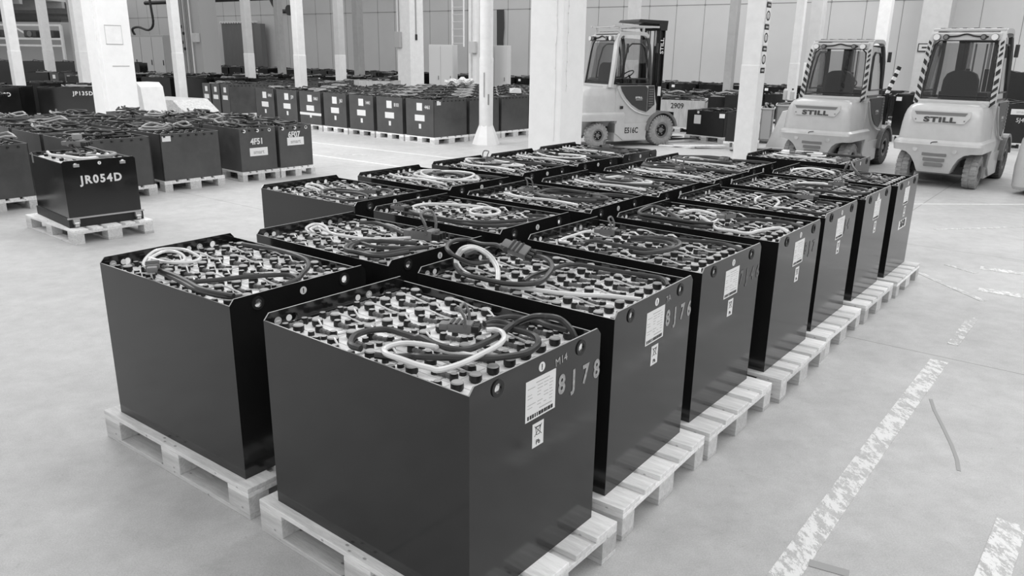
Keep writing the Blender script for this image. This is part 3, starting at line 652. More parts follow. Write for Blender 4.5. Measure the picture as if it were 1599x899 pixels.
CABLES = {
 'A': [
  ('w', 0.009, [(0.241, 0.038, 0.8), (0.264, 0.061, 0.8), (0.302, 0.053, 0.8), (0.345, 0.008, 0.8), (0.368, -0.057, 0.8), (0.377, -0.143, 0.8), (0.382, -0.241, 0.8), (0.366, -0.327, 0.8), (0.339, -0.335, 0.8), (0.273, -0.335, 0.795), (0.2, -0.335, 0.795), (0.135, -0.335, 0.795), (0.097, -0.309, 0.795), (0.096, -0.255, 0.795), (0.127, -0.216, 0.795), (0.21, -0.186, 0.795), (0.189, -0.172, 0.78), (0.275, -0.152, 0.78), (0.346, -0.13, 0.78), (0.397, -0.097, 0.78)]),
  ('d', 0.01, [(0.081, -0.335, 0.775), (0.132, -0.311, 0.775), (0.175, -0.262, 0.775), (0.224, -0.26, 0.785), (0.314, -0.194, 0.785), (0.384, -0.134, 0.785), (0.421, -0.092, 0.785), (0.457, -0.017, 0.785), (0.445, 0.062, 0.785), (0.415, 0.108, 0.785), (0.366, 0.14, 0.785), (0.284, 0.139, 0.785), (0.219, 0.122, 0.785), (0.195, 0.093, 0.785)]),
  ('d', 0.01, [(0.009, -0.335, 0.78), (-0.039, -0.335, 0.78), (-0.08, -0.3, 0.78), (-0.107, -0.251, 0.78), (-0.101, -0.192, 0.78), (-0.057, -0.146, 0.78), (0.01, -0.142, 0.78), (0.073, -0.14, 0.78), (0.11, -0.146, 0.79), (0.178, -0.16, 0.79), (0.254, -0.157, 0.79), (0.3, -0.123, 0.79), (0.301, -0.038, 0.79), (0.29, 0.055, 0.79), (0.276, 0.149, 0.8), (0.329, 0.18, 0.83), (0.392, 0.175, 0.85), (0.416, 0.232, 0.83), (0.448, 0.252, 0.8), (0.471, 0.257, 0.765)]),
  ('d', 0.009, [(0.131, 0.174, 0.775), (0.163, 0.255, 0.775), (0.214, 0.282, 0.775), (0.273, 0.29, 0.775), (0.335, 0.277, 0.775), (0.421, 0.279, 0.775)]),
  ('d', 0.009, [(0.178, 0.1, 0.79), (0.182, 0.145, 0.79), (0.222, 0.163, 0.79), (0.27, 0.156, 0.79), (0.32, 0.16, 0.79)]),
 ],
 'C': [
  ('d', 0.009, [(-0.314, -0.09, 0.8), (-0.319, -0.195, 0.81), (-0.332, -0.263, 0.84), (-0.359, -0.3, 0.87), (-0.431, -0.249, 0.88), (-0.513, -0.111, 0.87), (-0.507, -0.018, 0.86), (-0.398, -0.036, 0.86), (-0.28, -0.07, 0.88), (-0.149, -0.178, 0.9)]),
  ('d', 0.01, [(-0.475, -0.082, 0.8), (-0.495, 0.047, 0.8), (-0.495, -0.07, 0.8), (-0.421, -0.2, 0.8), (-0.314, -0.301, 0.8), (-0.232, -0.335, 0.8), (-0.152, -0.335, 0.8), (-0.04, -0.332, 0.8), (0.036, -0.291, 0.8), (0.068, -0.225, 0.8), (0.037, -0.115, 0.8), (-0.025, 0.016, 0.8), (-0.104, 0.106, 0.8), (-0.175, 0.138, 0.8), (-0.239, 0.117, 0.8)]),
  ('w', 0.007, [(-0.139, -0.238, 0.77), (-0.199, -0.158, 0.79), (-0.277, -0.098, 0.82), (-0.329, -0.097, 0.85), (-0.375, -0.127, 0.87), (-0.396, -0.175, 0.87), (-0.416, -0.194, 0.84), (-0.397, -0.229, 0.81), (-0.343, -0.259, 0.79), (-0.275, -0.289, 0.785)]),
  ('w', 0.007, [(-0.145, -0.243, 0.77), (-0.206, -0.164, 0.79), (-0.286, -0.106, 0.82), (-0.326, -0.12, 0.85), (-0.354, -0.152, 0.87), (-0.363, -0.202, 0.87), (-0.387, -0.21, 0.84), (-0.389, -0.223, 0.81), (-0.335, -0.253, 0.79), (-0.272, -0.276, 0.785)]),
  ('d', 0.009, [(-0.029, -0.201, 0.78), (-0.052, -0.105, 0.78), (-0.05, 0.013, 0.78), (-0.047, 0.092, 0.78), (-0.035, 0.161, 0.78), (0.025, 0.2, 0.78), (0.138, 0.209, 0.78), (0.239, 0.218, 0.78), (0.35, 0.237, 0.78), (0.428, 0.231, 0.78), (0.495, 0.139, 0.78)]),
  ('w', 0.009, [(-0.081, -0.289, 0.775), (0.095, -0.25, 0.775), (0.236, -0.207, 0.775), (0.354, -0.134, 0.775), (0.487, -0.09, 0.775)]),
 ],
 'B': [
  ('w', 0.007, [(-0.151, -0.327, 0.8), (-0.229, -0.296, 0.8), (-0.331, -0.22, 0.8), (-0.408, -0.135, 0.8), (-0.391, -0.074, 0.8), (-0.313, -0.04, 0.8), (-0.192, -0.06, 0.8), (-0.114, -0.086, 0.8), (-0.09, -0.14, 0.8), (-0.121, -0.198, 0.8), (-0.201, -0.226, 0.8), (-0.295, -0.232, 0.8)]),
  ('w', 0.007, [(-0.228, -0.276, 0.8), (-0.313, -0.205, 0.8), (-0.362, -0.117, 0.8), (-0.304, -0.09, 0.8), (-0.205, -0.114, 0.8), (-0.136, -0.159, 0.8), (-0.147, -0.208, 0.8)]),
  ('d', 0.009, [(-0.129, -0.29, 0.78), (0.009, -0.301, 0.78), (0.115, -0.316, 0.78), (0.227, -0.335, 0.78), (0.341, -0.335, 0.78), (0.438, -0.316, 0.78), (0.481, -0.274, 0.78)]),
  ('d', 0.009, [(-0.108, -0.292, 0.79), (0.017, -0.296, 0.79), (0.151, -0.313, 0.79), (0.279, -0.335, 0.79), (0.385, -0.326, 0.79), (0.473, -0.307, 0.79)]),
  ('d', 0.009, [(0.168, -0.315, 0.79), (0.226, -0.223, 0.79), (0.27, -0.127, 0.79), (0.332, -0.04, 0.79), (0.395, 0.021, 0.79), (0.476, 0.004, 0.79), (0.495, -0.064, 0.79), (0.495, -0.087, 0.79)]),
  ('d', 0.009, [(-0.264, 0.242, 0.785), (-0.147, 0.26, 0.785), (-0.033, 0.278, 0.785), (0.109, 0.272, 0.785), (0.23, 0.246, 0.785), (0.336, 0.174, 0.785), (0.417, 0.073, 0.785), (0.495, -0.018, 0.785)]),
 ],
 'M1': [
  ('d', 0.01, [(0.367, -0.017, 0.79), (0.267, -0.062, 0.79), (0.158, -0.127, 0.79), (0.121, -0.218, 0.79), (0.19, -0.335, 0.79), (0.3, -0.335, 0.79), (0.393, -0.335, 0.79), (0.437, -0.283, 0.79), (0.463, -0.172, 0.79)]),
  ('d', 0.009, [(0.451, -0.031, 0.785), (0.36, -0.126, 0.785), (0.254, -0.19, 0.785), (0.129, -0.184, 0.785), (0.147, -0.254, 0.785), (0.222, -0.327, 0.785), (0.315, -0.326, 0.785), (0.38, -0.255, 0.785), (0.405, -0.142, 0.785), (0.452, -0.018, 0.785)]),
  ('w', 0.007, [(-0.206, -0.242, 0.8), (-0.309, -0.18, 0.8), (-0.359, -0.085, 0.8), (-0.272, -0.079, 0.8), (-0.123, -0.169, 0.8), (0.003, -0.167, 0.8), (0.171, -0.112, 0.8), (0.286, 0.037, 0.8)]),
  ('w', 0.007, [(-0.222, -0.197, 0.79), (-0.309, -0.154, 0.79), (-0.325, -0.085, 0.79), (-0.2, -0.125, 0.79), (-0.065, -0.15, 0.79), (0.109, -0.11, 0.79)]),
  ('d', 0.009, [(-0.28, 0.177, 0.775), (-0.206, 0.242, 0.775), (-0.039, 0.208, 0.775), (0.12, 0.144, 0.775)]),
 ],
 'D': [
  ('d', 0.009, [(-0.155, -0.335, 0.79), (-0.195, -0.309, 0.79), (-0.167, -0.225, 0.79), (-0.074, -0.226, 0.79), (0.05, -0.225, 0.79), (0.166, -0.199, 0.79), (0.207, -0.136, 0.79), (0.205, -0.055, 0.79), (0.145, 0.002, 0.79), (0.06, -0.006, 0.79), (-0.049, -0.057, 0.79)]),
  ('d', 0.01, [(0.132, -0.335, 0.8), (0.19, -0.319, 0.8), (0.242, -0.184, 0.8), (0.238, -0.053, 0.8), (0.17, 0.038, 0.8), (0.067, 0.021, 0.8), (-0.045, -0.064, 0.8)]),
  ('d', 0.009, [(0.088, 0.155, 0.775), (0.202, 0.198, 0.775), (0.345, 0.241, 0.775), (0.489, 0.175, 0.775)]),
  ('w', 0.007, [(-0.252, -0.335, 0.785), (-0.32, -0.335, 0.785), (-0.337, -0.171, 0.785), (-0.336, -0.042, 0.785), (-0.24, -0.018, 0.785)]),
 ],
 'E': [
  ('d', 0.009, [(-0.088, -0.33, 0.8), (-0.193, -0.221, 0.8), (-0.331, -0.08, 0.8), (-0.435, -0.037, 0.8), (-0.436, -0.16, 0.8), (-0.381, -0.315, 0.8), (-0.252, -0.335, 0.8), (-0.146, -0.335, 0.8), (-0.015, -0.335, 0.8), (0.097, -0.29, 0.8)]),
  ('d', 0.009, [(-0.373, -0.335, 0.78), (-0.224, -0.335, 0.78), (-0.074, -0.335, 0.78), (0.042, -0.335, 0.78), (0.109, -0.26, 0.78)]),
  ('w', 0.009, [(-0.231, -0.068, 0.79), (-0.193, 0.068, 0.79), (-0.066, 0.044, 0.79), (0.032, -0.064, 0.79), (0.058, -0.227, 0.79), (-0.006, -0.322, 0.79)]),
  ('w', 0.009, [(-0.09, -0.066, 0.785), (0.027, -0.187, 0.785), (0.143, -0.335, 0.785), (0.241, -0.335, 0.785), (0.325, -0.335, 0.785), (0.349, -0.208, 0.785), (0.407, -0.067, 0.785), (0.495, -0.154, 0.785)]),
  ('d', 0.009, [(0.094, 0.052, 0.775), (0.215, 0.14, 0.775), (0.381, 0.165, 0.775), (0.495, 0.098, 0.775)]),
 ],
 'M2': [
  ('w', 0.008, [(-0.214, -0.276, 0.79), (-0.325, -0.2, 0.79), (-0.33, -0.065, 0.79), (-0.172, 0.05, 0.79), (0.006, 0.1, 0.79), (0.123, 0.098, 0.79), (0.209, 0.02, 0.79), (0.196, -0.091, 0.79), (0.105, -0.115, 0.79), (0.014, -0.027, 0.79), (0.015, 0.09, 0.79)]),
  ('d', 0.01, [(-0.315, -0.28, 0.79), (-0.148, -0.335, 0.79), (0.024, -0.335, 0.79), (0.232, -0.318, 0.79), (0.363, -0.201, 0.79), (0.46, -0.038, 0.79)]),
  ('d', 0.009, [(-0.283, -0.313, 0.78), (-0.093, -0.335, 0.78), (0.132, -0.335, 0.78), (0.306, -0.315, 0.78), (0.436, -0.2, 0.78), (0.495, -0.091, 0.78)]),
  ('d', 0.009, [(0.441, 0.009, 0.78), (0.495, 0.115, 0.78), (0.443, 0.172, 0.78), (0.349, 0.112, 0.78)]),
 ],
 'L1': [
  ('d', 0.009, [(0.308, -0.056, 0.79), (0.153, -0.067, 0.79), (0.032, -0.111, 0.79), (0.014, -0.221, 0.79), (0.163, -0.335, 0.79), (0.32, -0.335, 0.79), (0.422, -0.335, 0.79), (0.492, -0.254, 0.79), (0.392, -0.14, 0.79), (0.248, -0.112, 0.79), (0.098, -0.165, 0.79)]),
  ('d', 0.009, [(0.237, 0.083, 0.79), (0.317, 0.124, 0.79), (0.429, 0.058, 0.79), (0.495, -0.067, 0.79), (0.472, -0.201, 0.79)]),
  ('w', 0.008, [(0.047, -0.247, 0.79), (-0.127, -0.18, 0.79), (-0.203, -0.192, 0.79), (-0.301, -0.099, 0.79), (-0.198, -0.089, 0.79), (-0.029, -0.169, 0.79)]),
 ],
 'F': [
  ('w', 0.008, [(0.019, -0.269, 0.79), (-0.041, -0.117, 0.79), (-0.027, 0.027, 0.79), (0.056, -0.009, 0.79), (0.139, -0.158, 0.79), (0.175, -0.335, 0.79), (0.226, -0.335, 0.79), (0.288, -0.335, 0.79)]),
  ('d', 0.009, [(-0.011, -0.079, 0.8), (0.055, 0.116, 0.8), (0.136, 0.147, 0.8), (0.234, 0.023, 0.8)]),
  ('d', 0.009, [(0.315, 0.085, 0.785), (0.413, 0.079, 0.785), (0.495, -0.047, 0.785), (0.495, -0.229, 0.785), (0.468, -0.335, 0.785), (0.391, -0.335, 0.785), (0.281, -0.335, 0.785), (0.194, -0.335, 0.785)]),
 ],
 'G': [
  ('d', 0.009, [(0.189, -0.063, 0.79), (0.092, -0.103, 0.79), (-0.042, -0.147, 0.79), (-0.066, -0.256, 0.79), (0.002, -0.335, 0.79), (0.134, -0.335, 0.79), (0.291, -0.335, 0.79), (0.417, -0.289, 0.79), (0.477, -0.136, 0.79), (0.386, -0.007, 0.79), (0.273, 0.018, 0.79)]),
  ('w', 0.008, [(-0.063, -0.263, 0.785), (-0.062, -0.014, 0.785), (0.071, 0.082, 0.785), (0.167, 0.011, 0.785)]),
 ],
 'H': [
  ('d', 0.009, [(-0.013, -0.227, 0.79), (0.041, -0.199, 0.82), (0.046, -0.149, 0.87), (0.026, 0.013, 0.88), (0.106, -0.163, 0.85), (0.193, -0.275, 0.81), (0.246, -0.224, 0.79), (0.201, 0.047, 0.79), (0.11, 0.091, 0.79)]),
  ('w', 0.008, [(-0.361, -0.326, 0.785), (-0.401, -0.132, 0.785), (-0.323, 0.059, 0.785), (-0.164, 0.005, 0.785), (-0.048, -0.15, 0.785)]),
  ('d', 0.008, [(0.083, -0.003, 0.79), (0.211, 0.058, 0.79), (0.304, -0.105, 0.79), (0.296, -0.271, 0.79), (0.218, -0.311, 0.79)]),
 ],
}
GEN = {}
def gen_cables(seed):
    """charging leads coiled on the cell tops"""
    rnd = random.Random(seed); out = []
    cx, cy = rnd.uniform(-.12, .2), rnd.uniform(-.06, .06)
    for k in range(3):
        a0 = rnd.uniform(0, 6); rx = rnd.uniform(.18, .30); ry = rnd.uniform(.10, .19); P = []
        for i in range(11):
            a = a0+i*.62; P.append((cx+rx*cos(a)*(1+.15*sin(i*1.7)), cy+ry*sin(a), .785+.008*k+.006*sin(i)))
        P = [(max(-.49, min(.49, p[0])), max(-.33, min(.33, p[1])), p[2]) for p in P]
        out.append(('w' if k == rnd.randint(0, 2) else 'd', .009 if k else .0085, P))
    out.append(('d', .009, [(cx+.1, cy+.1, .80), (.3, .25, .785), (.42, .3, .78), (.49, .32, .77)]))
    out.append(('w', .008, [(-.3, -.2, .785), (-.1, -.26, .785), (.1, -.22, .785), (.35, -.25, .785)]))
    return out
PLUGS = {'A': (.185, -.026, .815, .5, 1), 'C': (-.11, -.12, .89, -.9, 0), 'B': (-.15, -.296, .80, 2.6, 0), 'M1': (.345, .082, .815, .2, 1),
         'D': (-.169, -.083, .815, .3, 1), 'E': (.105, -.099, .82, 1.2, 0), 'M2': (-.314, -.30, .80, .1, 0), 'L1': (.319, -.036, .80, .6, 0),
         'F': (.271, .035, .82, .1, 0), 'G': (.221, -.019, .81, .3, 1), 'H': (-.10, .30, .86, .9, 0)}
BAT = [  # key, x, y, yaw, label, number on the end face
 ('A', -.300, 2.672, .6725, 'black battery marked 8J78, nearest the camera', '8J78'),
 ('B', -1.306, 3.461, .6395, 'black battery at the left front corner, pale hose coiled on top', None),
 ('C', .193, 3.377, .6365, 'black battery marked 8J76, loops standing above its rear rim', '8J76'),
 ('D', .706, 4.061, .6725, 'black battery marked 7J46 in the right-hand row', '7J46'),
 ('E', 1.273, 4.715, .6655, 'black battery marked 8J7 with ghost scuffs, behind the 7J46 one', '8J7'),
 ('F', 1.799, 5.420, .6655, 'black battery marked J4, fifth in the right-hand row', 'J4'),
 ('G', 2.356, 6.108, .6695, 'black battery with a pale badge above its plate, in the right-hand row', None),
 ('H', 2.900, 6.767, .6685, 'black battery with a low white number label, last in the right-hand row', 'low'),
 ('I', 3.03, 8.01, .665, 'black battery standing beyond the rows, beside the left forklift', None),
 ('M1', -.779, 4.098, .6455, 'black battery with upright handled plug second in the middle row', None),
 ('M2', -.263, 4.807, .6515, 'black battery with long parallel leads, third in the middle row', None),
 ('M3', .295, 5.438, .6400, 'black battery fourth in the middle row from the camera', None),
 ('M4', .846, 6.084, .6445, 'black battery fifth in the middle row from the camera', None),
 ('M5', 1.412, 6.745, .655, 'black battery last but one in the middle row', None),
 ('M6', 1.885, 7.430, .655, 'black battery at the far end of the middle row', None),
 ('L1', -1.220, 5.564, .6635, 'black battery nearest in the left row, two dark loops', None),
 ('L2', -.648, 6.235, .6715, 'black battery second in the left row', None),
 ('L3', -.120, 6.980, .6505, 'black battery third in the left row', None),
 ('L4', .386, 7.615, .655, 'black battery fourth in the left row, dark leads crossing its middle', None),
 ('L5', .890, 8.305, .655, 'black battery at the far end of the left row, beside the white pillar', None)]
for bi, (key, x, y, yaw, lab, num) in enumerate(BAT):
    rz = -yaw
    ex = Vector((cos(yaw), -sin(yaw), 0)); ey = Vector((sin(yaw), cos(yaw), 0))
    prot = {'A': .012, 'B': -.008, 'C': .03, 'D': .05, 'E': .04, 'F': .04, 'G': .04, 'H': .04, 'M4': -.03, 'M5': -.04, 'M6': -.04}.get(key, 0)
    pc_ = Vector((x, y, 0)) + ex*prot
    pallet(pc_.x, pc_.y, rz, 'pale wooden pallet under the ' + lab.split(',')[0], L=1.19 if key not in ('M4', 'M5', 'M6') else 1.14)
    t = thing('traction_battery', lab, 'battery', (x, y, .1445), rz, 'black batteries in the near rows')
    link('tray', M_TRAY, t)
    for s in (-1, 1):
        for yy in (-.228, .228): link('lifting_eye', M_COLLAR, t, (s*BL/2-(.004 if s < 0 else 0), yy, BH-.042))
    lay_cells(t, .708)
    cabs = CABLES.get(key) or gen_cables(100+bi)
    for kk, rad, P in cabs:
        m = MB(); m.tube(P, rad*(1.1 if kk == 'w' else 1.18), 'hose' if kk == 'w' else 'cable', 8, sub=4); m.build('filling_hose' if kk == 'w' else 'charging_cable', t, smooth=True)
    pg = PLUGS.get(key, (random.uniform(-.2, .2), random.uniform(-.1, .1), .81, random.uniform(0, 6), bi % 2))
    p = link('charging_plug', M_HOUS, t, pg[:3], pg[3]); p.scale = (.85, .9, .9)
    if key == 'C': p.rotation_euler = (.55, .25, .15); p.scale = (.95, 1, 1)
    if key == 'M1': p.scale = (1.3, 1.5, 1.4)
    if pg[4]: link('plug_handle', M_HAND, p)
    link('warning_sticker', M_DOT, t, (BL/2+.0003, 0, BH-.042))
    # marks on the inside of the far short wall
    link('polarity_mark', M_PLUS, t, (-BL/2+.0065, .15, BH-.040))
    link('polarity_mark', M_MINUS, t, (-BL/2+.0065, -.30, BH-.040)); link('white_sticker', M_WDOT, t, (-BL/2+.0065, .09, BH-.040)); link('white_sticker', M_WDOT, t, (-BL/2+.0065, -.25, BH-.040))
    if key in 'ACDEFGH':
        link('rating_plate', M_PLATE, t, (BL/2+.0004, 0, .573))
        pb = link('recycling_label', M_PB, t, (BL/2+.0004, -.013 if key == 'A' else .01, .465))
        text('label_text', 'Pb', .017, pb, (.0018, 0, .016), FACEX)
    X1 = BL/2+.0012
    if num and num != 'low':
        k = 'stencil' if key in 'AC' else 'stencil_faint'
        n = len(num)
        for i, chx in enumerate(num):
            yy = .118+i*.0735
            text('stencil_digit', chx, .069, t, (X1, yy, .642-.004*i), FACEX, wscale=.82, bold=.003, k=k)
    if key == 'A': text('chalk_note', 'M14', .028, t, (X1, .11, .738), (pi/2, -.1, pi/2), k='stencil')
    if key == 'C': text('chalk_note', '7A', .028, t, (X1, .11, .735), (pi/2, -.1, pi/2), k='stencil')
    if key == 'H':
        m = MB(); m.box((0, -.12, 0), (.001, .14, .075), 'paper'); s_ = m.build('number_label', t, loc=(X1-.0008, 0, .365))
        text('label_text', '36X8', .055, s_, (.0018, .01, .038), FACEX, bold=.003)
    if key == 'G':
        m = MB(); m.prism([(-.04, 0), (.04, 0), (.02, .03), (0, .055), (-.02, .03)], 0, .001, 'paper', 'x'); m.build('pale_badge', t, loc=(X1-.0008, 0, .72))

# ------------------------------------------------------------------ simpler batteries for the blocks behind
def mess(L, W, z, seed, n=4, rr=.016):
    """one lead each, loose loops lying over the top"""
    rnd = random.Random(seed); ms = []
    for q in range(n):
        m = MB(); P = []; cx, cy = rnd.uniform(-L*.25, L*.25), rnd.uniform(-W*.25, W*.25); a0 = rnd.uniform(0, 6)
        rx, ry = rnd.uniform(.12, .3)*L, rnd.uniform(.12, .3)*W
        for i in range(9):
            a = a0+i*.75
            P.append((max(-L*.47, min(L*.47, cx+rx*cos(a)+.04*rnd.uniform(-1, 1))), max(-W*.47, min(W*.47, cy+ry*sin(a))), z+.012+.016*q+(.05*rnd.random() if rnd.random() < .35 else 0)))
        k = rnd.choice(['cable', 'cable', 'cable', 'cable_grey']); m.tube(P, rr, k, 5, sub=2); ms.append(m.mesh('lead', True))
    return ms
FAR = {}
def far_proto(L, W, H, kt, seed, face, labels, light=False, lead_n=4):
    key = (L, W, H, kt, seed, face, labels, light)
    if key in FAR: return FAR[key]
    parts = []
    c = .02; th = .012; m = MB()
    pr = [(-W/2, 0), (W/2, 0), (W/2, H), (-W/2, H)]
    for s in (-1, 1): m.box((min(s*L/2, s*(L/2-th)), -W/2, 0), (max(s*L/2, s*(L/2-th)), W/2, H), kt, top='rim' if not light else kt)
    for s in (-1, 1): m.box((-L/2, min(s*W/2, s*(W/2-th)), 0), (L/2, max(s*W/2, s*(W/2-th)), H), kt, top='sleeve')
    m.box((-L/2+th, -W/2+th, .0), (L/2-th, W/2-th, H-.06), 'inner')
    parts.append(('tray', m.mesh('tray'), (0, 0, 0)))
    rnd = random.Random(seed)
    m = MB(); nx, ny = max(2, int(L/.2)), max(2, int(W/.12))
    for i in range(nx):
        for j in range(ny):
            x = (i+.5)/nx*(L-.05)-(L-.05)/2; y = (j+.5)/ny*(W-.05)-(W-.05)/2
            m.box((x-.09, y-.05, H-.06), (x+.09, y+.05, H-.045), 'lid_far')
    parts.append(('cell_lids', m.mesh('cell_lids'), (0, 0, 0)))
    m = MB()
    for i in range(nx):
        for j in range(ny):
            x = (i+.5)/nx*(L-.05)-(L-.05)/2; y = (j+.5)/ny*(W-.05)-(W-.05)/2
            m.cyl((x, y+.01, H-.045), .022, .03, 'cap', 8, top='captop'); m.box((x+.03, y-.035, H-.045), (x+.14, y-.012, H-.025), 'boot')
    parts.append(('vent_plugs', m.mesh('vent_plugs'), (0, 0, 0)))
    for me in mess(L, W, H-.035, seed+1, lead_n): parts.append(('charging_cable', me, (0, 0, 0)))
    def sticker(a0, z0, a1, z1, k='paper'):
        q = MB()
        if face == 'x': q.box((L/2, a0, z0), (L/2+.002, a1, z1), k)
        else: q.box((a0, -W/2-.002, z0), (a1, -W/2, z1), k)
        return q.mesh('sticker')
    if labels == 1:
        e = (L if face == 'y' else W)/2
        parts.append(('rating_plate', sticker(-.09, H-.24, .08, H-.08), (0, 0, 0)))
        parts.append(('paper_label', sticker(-.15, H-.46, .15, H-.33), (0, 0, 0)))
        parts.append(('recycling_label', sticker(-.03, H-.62, .04, H-.52), (0, 0, 0)))
    elif labels == 2:
        parts.append(('rating_plate', sticker(-.07, H-.22, .06, H-.08), (0, 0, 0)))
        parts.append(('paper_label', sticker(-.14, H-.42, .12, H-.30), (0, 0, 0)))
    elif labels == 3:
        parts.append(('corner_tag', sticker(-.42, H-.14, -.30, H-.05), (0, 0, 0)))
    FAR[key] = parts; return parts
OCC = []
def corners(x, y, rz, L, W):
    c, s_ = cos(rz), sin(rz); return [(x+c*a*L/2-s_*b*W/2, y+s_*a*L/2+c*b*W/2) for a, b in ((-1, -1), (1, -1), (1, 1), (-1, 1))]
def hits(A, B):
    for P in (A, B):
        for i in range(4):
            nx, ny = P[(i+1) % 4][1]-P[i][1], P[i][0]-P[(i+1) % 4][0]
            a = [p[0]*nx+p[1]*ny for p in A]; b = [p[0]*nx+p[1]*ny for p in B]
            if max(a) <= min(b)+1e-6 or max(b) <= min(a)+1e-6: return False
    return True
def reserve(x, y, rz, L, W, force=False):
    A = corners(x, y, rz, L, W)
    if not force and any(hits(A, B) for B in OCC): return False
    OCC.append(A); return True
for o_ in [o for o in bpy.data.objects if o.parent is None and o.get('category') in ('column', 'pillar', 'pier', 'cabinet', 'locker', 'pipe', 'machine', 'bundle', 'partition', 'rack')]:
    if o_.name.startswith('overhead'): continue
    xs = [v for ch in o_.children for v in [(ch.matrix_local @ Vector(q)) for q in ch.bound_box] if v.z < 1.5]
    if not xs: continue
    x0_, x1_, y0_, y1_ = min(v.x for v in xs), max(v.x for v in xs), min(v.y for v in xs), max(v.y for v in xs)
    cc = Matrix.Rotation(o_.rotation_euler.z, 4, 'Z') @ Vector(((x0_+x1_)/2, (y0_+y1_)/2, 0)) + o_.location
    reserve(cc.x, cc.y, o_.rotation_euler.z, x1_-x0_+.04, y1_-y0_+.04, True)
def far_battery(x, y, rz, L, W, H, label, kt='tray_old', seed=1, face='x', labels=0, z=.1445, group=None, light=False, pal=True, plabel=None, pgroup=None, lead_n=4, prz=None, cat='battery', L_=1.2, force=False):
    PL, PWd = (L+.06, W+.03)
    if not reserve(x, y, rz, PL+.01, PWd+.01, force): return None
    t = thing('traction_battery', label, cat, (x, y, z), rz, group)
    for n, me, l in far_proto(L, W, H, kt, seed, face, labels, light, lead_n): link(n, me, t, l)
    if pal:
        sh = label
        for a_, b_ in ((' battery', ''),): sh = label
        pallet(x, y, rz, plabel or ('pallet under the ' + label if len(label.split()) < 14 else 'pallet under ' + label), False, pgroup or (group and 'pallets under ' + group), round(PL, 3), PW=round(PWd, 3))
    return t
def tri(n): return ['first', 'second', 'third', 'fourth', 'fifth', 'sixth', 'seventh', 'eighth', 'ninth', 'tenth'][n]

# left block: short ends facing the aisle
aL = .70; eX = Vector((cos(aL), -sin(aL), 0)); eY = Vector((sin(aL), cos(aL), 0))
fronts = [((-5.80, 9.27), .84), ((-4.79, 10.24), .92), ((-4.21, 11.13), .86), ((-3.63, 11.86), .60), ((-3.21, 12.36), .60), ((-6.45, 8.30), .86)]
desc = ['grey battery at left, its pallet cut by the frame edge', 'worn grey battery standing directly behind JR054D', 'worn grey battery with a white corner tag, right of JR054D', 'battery stencilled 4F51 with a white sticker', 'battery stencilled 6F07 with a white sticker at the block corner', 'worn battery at the extreme left frame edge']
short = ['the frame-cut pallet', 'the one behind JR054D', 'the corner-tagged one', 'the one marked 4F51', 'the one marked 6F07', 'the leftmost one']
for i, (R, wd) in enumerate(fronts):
    R = Vector((R[0], R[1], 0))
    for k in range(4):
        if k == 3 and i not in (1, 2, 3): continue
        if i == 5 and k > 1: continue
        c = R - eY*(wd/2) - eX*(.515 + 1.13*k)
        lab = desc[i] if k == 0 else '%s battery back in the left block column headed by %s' % (tri(k), short[i])
        t = far_battery(c.x, c.y, -aL, 1.03, wd, .63, lab, 'tray_old', seed=10+(i*3+k) % 5, face='x', pal=True, group='batteries in the left block', lead_n=6)
        if k == 0 and i == 2:
            m = MB(); m.box((.516, -.40, .53), (.518, -.28, .60), 'paper'); m.build('corner_tag', t)
        if k == 0 and i in (3, 4):
            text('stencil_number', '4F51' if i == 3 else '6F07', .085, t, (.5165, -.02, .43 if i == 3 else .49), FACEX, wscale=.9, bold=.004, k='stencil_white')
            m = MB(); m.box((.5155, -.15, .22 if i == 3 else .33), (.517, .15, .34 if i == 3 else .45), 'paper'); s_ = m.build('smart_sticker', t)
            text('sticker_text', 'smart', .055, s_, (.5175, 0, .275 if i == 3 else .385), FACEX, k='inkgrey', bold=.002)
            for yy in (-.22, 0, .2):
                m = MB(); m.ring((.5155, yy, .59), .01, .025, .004, 'paper', 14, 'x'); m.build('lifting_eye', t)

# the JR054D battery on its own pallet
pallet(-4.54, 8.09, -.68, 'pale wooden pallet under the JR054D battery', L=1.2)
t = thing('traction_battery', 'black battery stencilled JR054D on small castors, alone on a pallet', 'battery', (-4.54, 8.13, .1445), -.755)
me = tray_mesh(.98, .70, .66, 'tray', True, 'inner', .018); link('tray', me, t)
m = MB(); m.box((-.50, -.362, -.0), (.50, .362, .09), 'tray_dark'); m.box((.49, -.37, .085), (.512, .37, .10), 'zinc'); m.build('base_frame', t)
for yy in (-.30, .30):
    m = MB(); m.cyl((.515, yy-.02, .035), .033, .04, 'zinc', 16, 'y'); m.box((.50, yy-.03, .04), (.54, yy+.03, .085), 'zinc'); m.build('castor', t)
text('stencil_number', 'JR054D', .078, t, (.4915, .0, .46), FACEX, wscale=.95, bold=.004, k='stencil_white', space=1.25)
link('warning_sticker', M_DOT, t, (.4905, 0, .62))
for yy in (-.22, .22):
    m = MB(); m.bbox((.488, yy-.028, .595), (.505, yy+.028, .625), 'zinc', .004); m.build('lifting_lug', t)
m = MB(); m.box((-.42, -.353, .56), (-.38, -.350, .66), 'zinc'); m.build('strap', t)
for j in range(5):
    for i in range(4): 
        c = link('cell', M_CELL, t, (-.36+i*.24, -.24+j*.12, .60)); link('vent_plug', M_PLUG, c, (0, .01, .02))
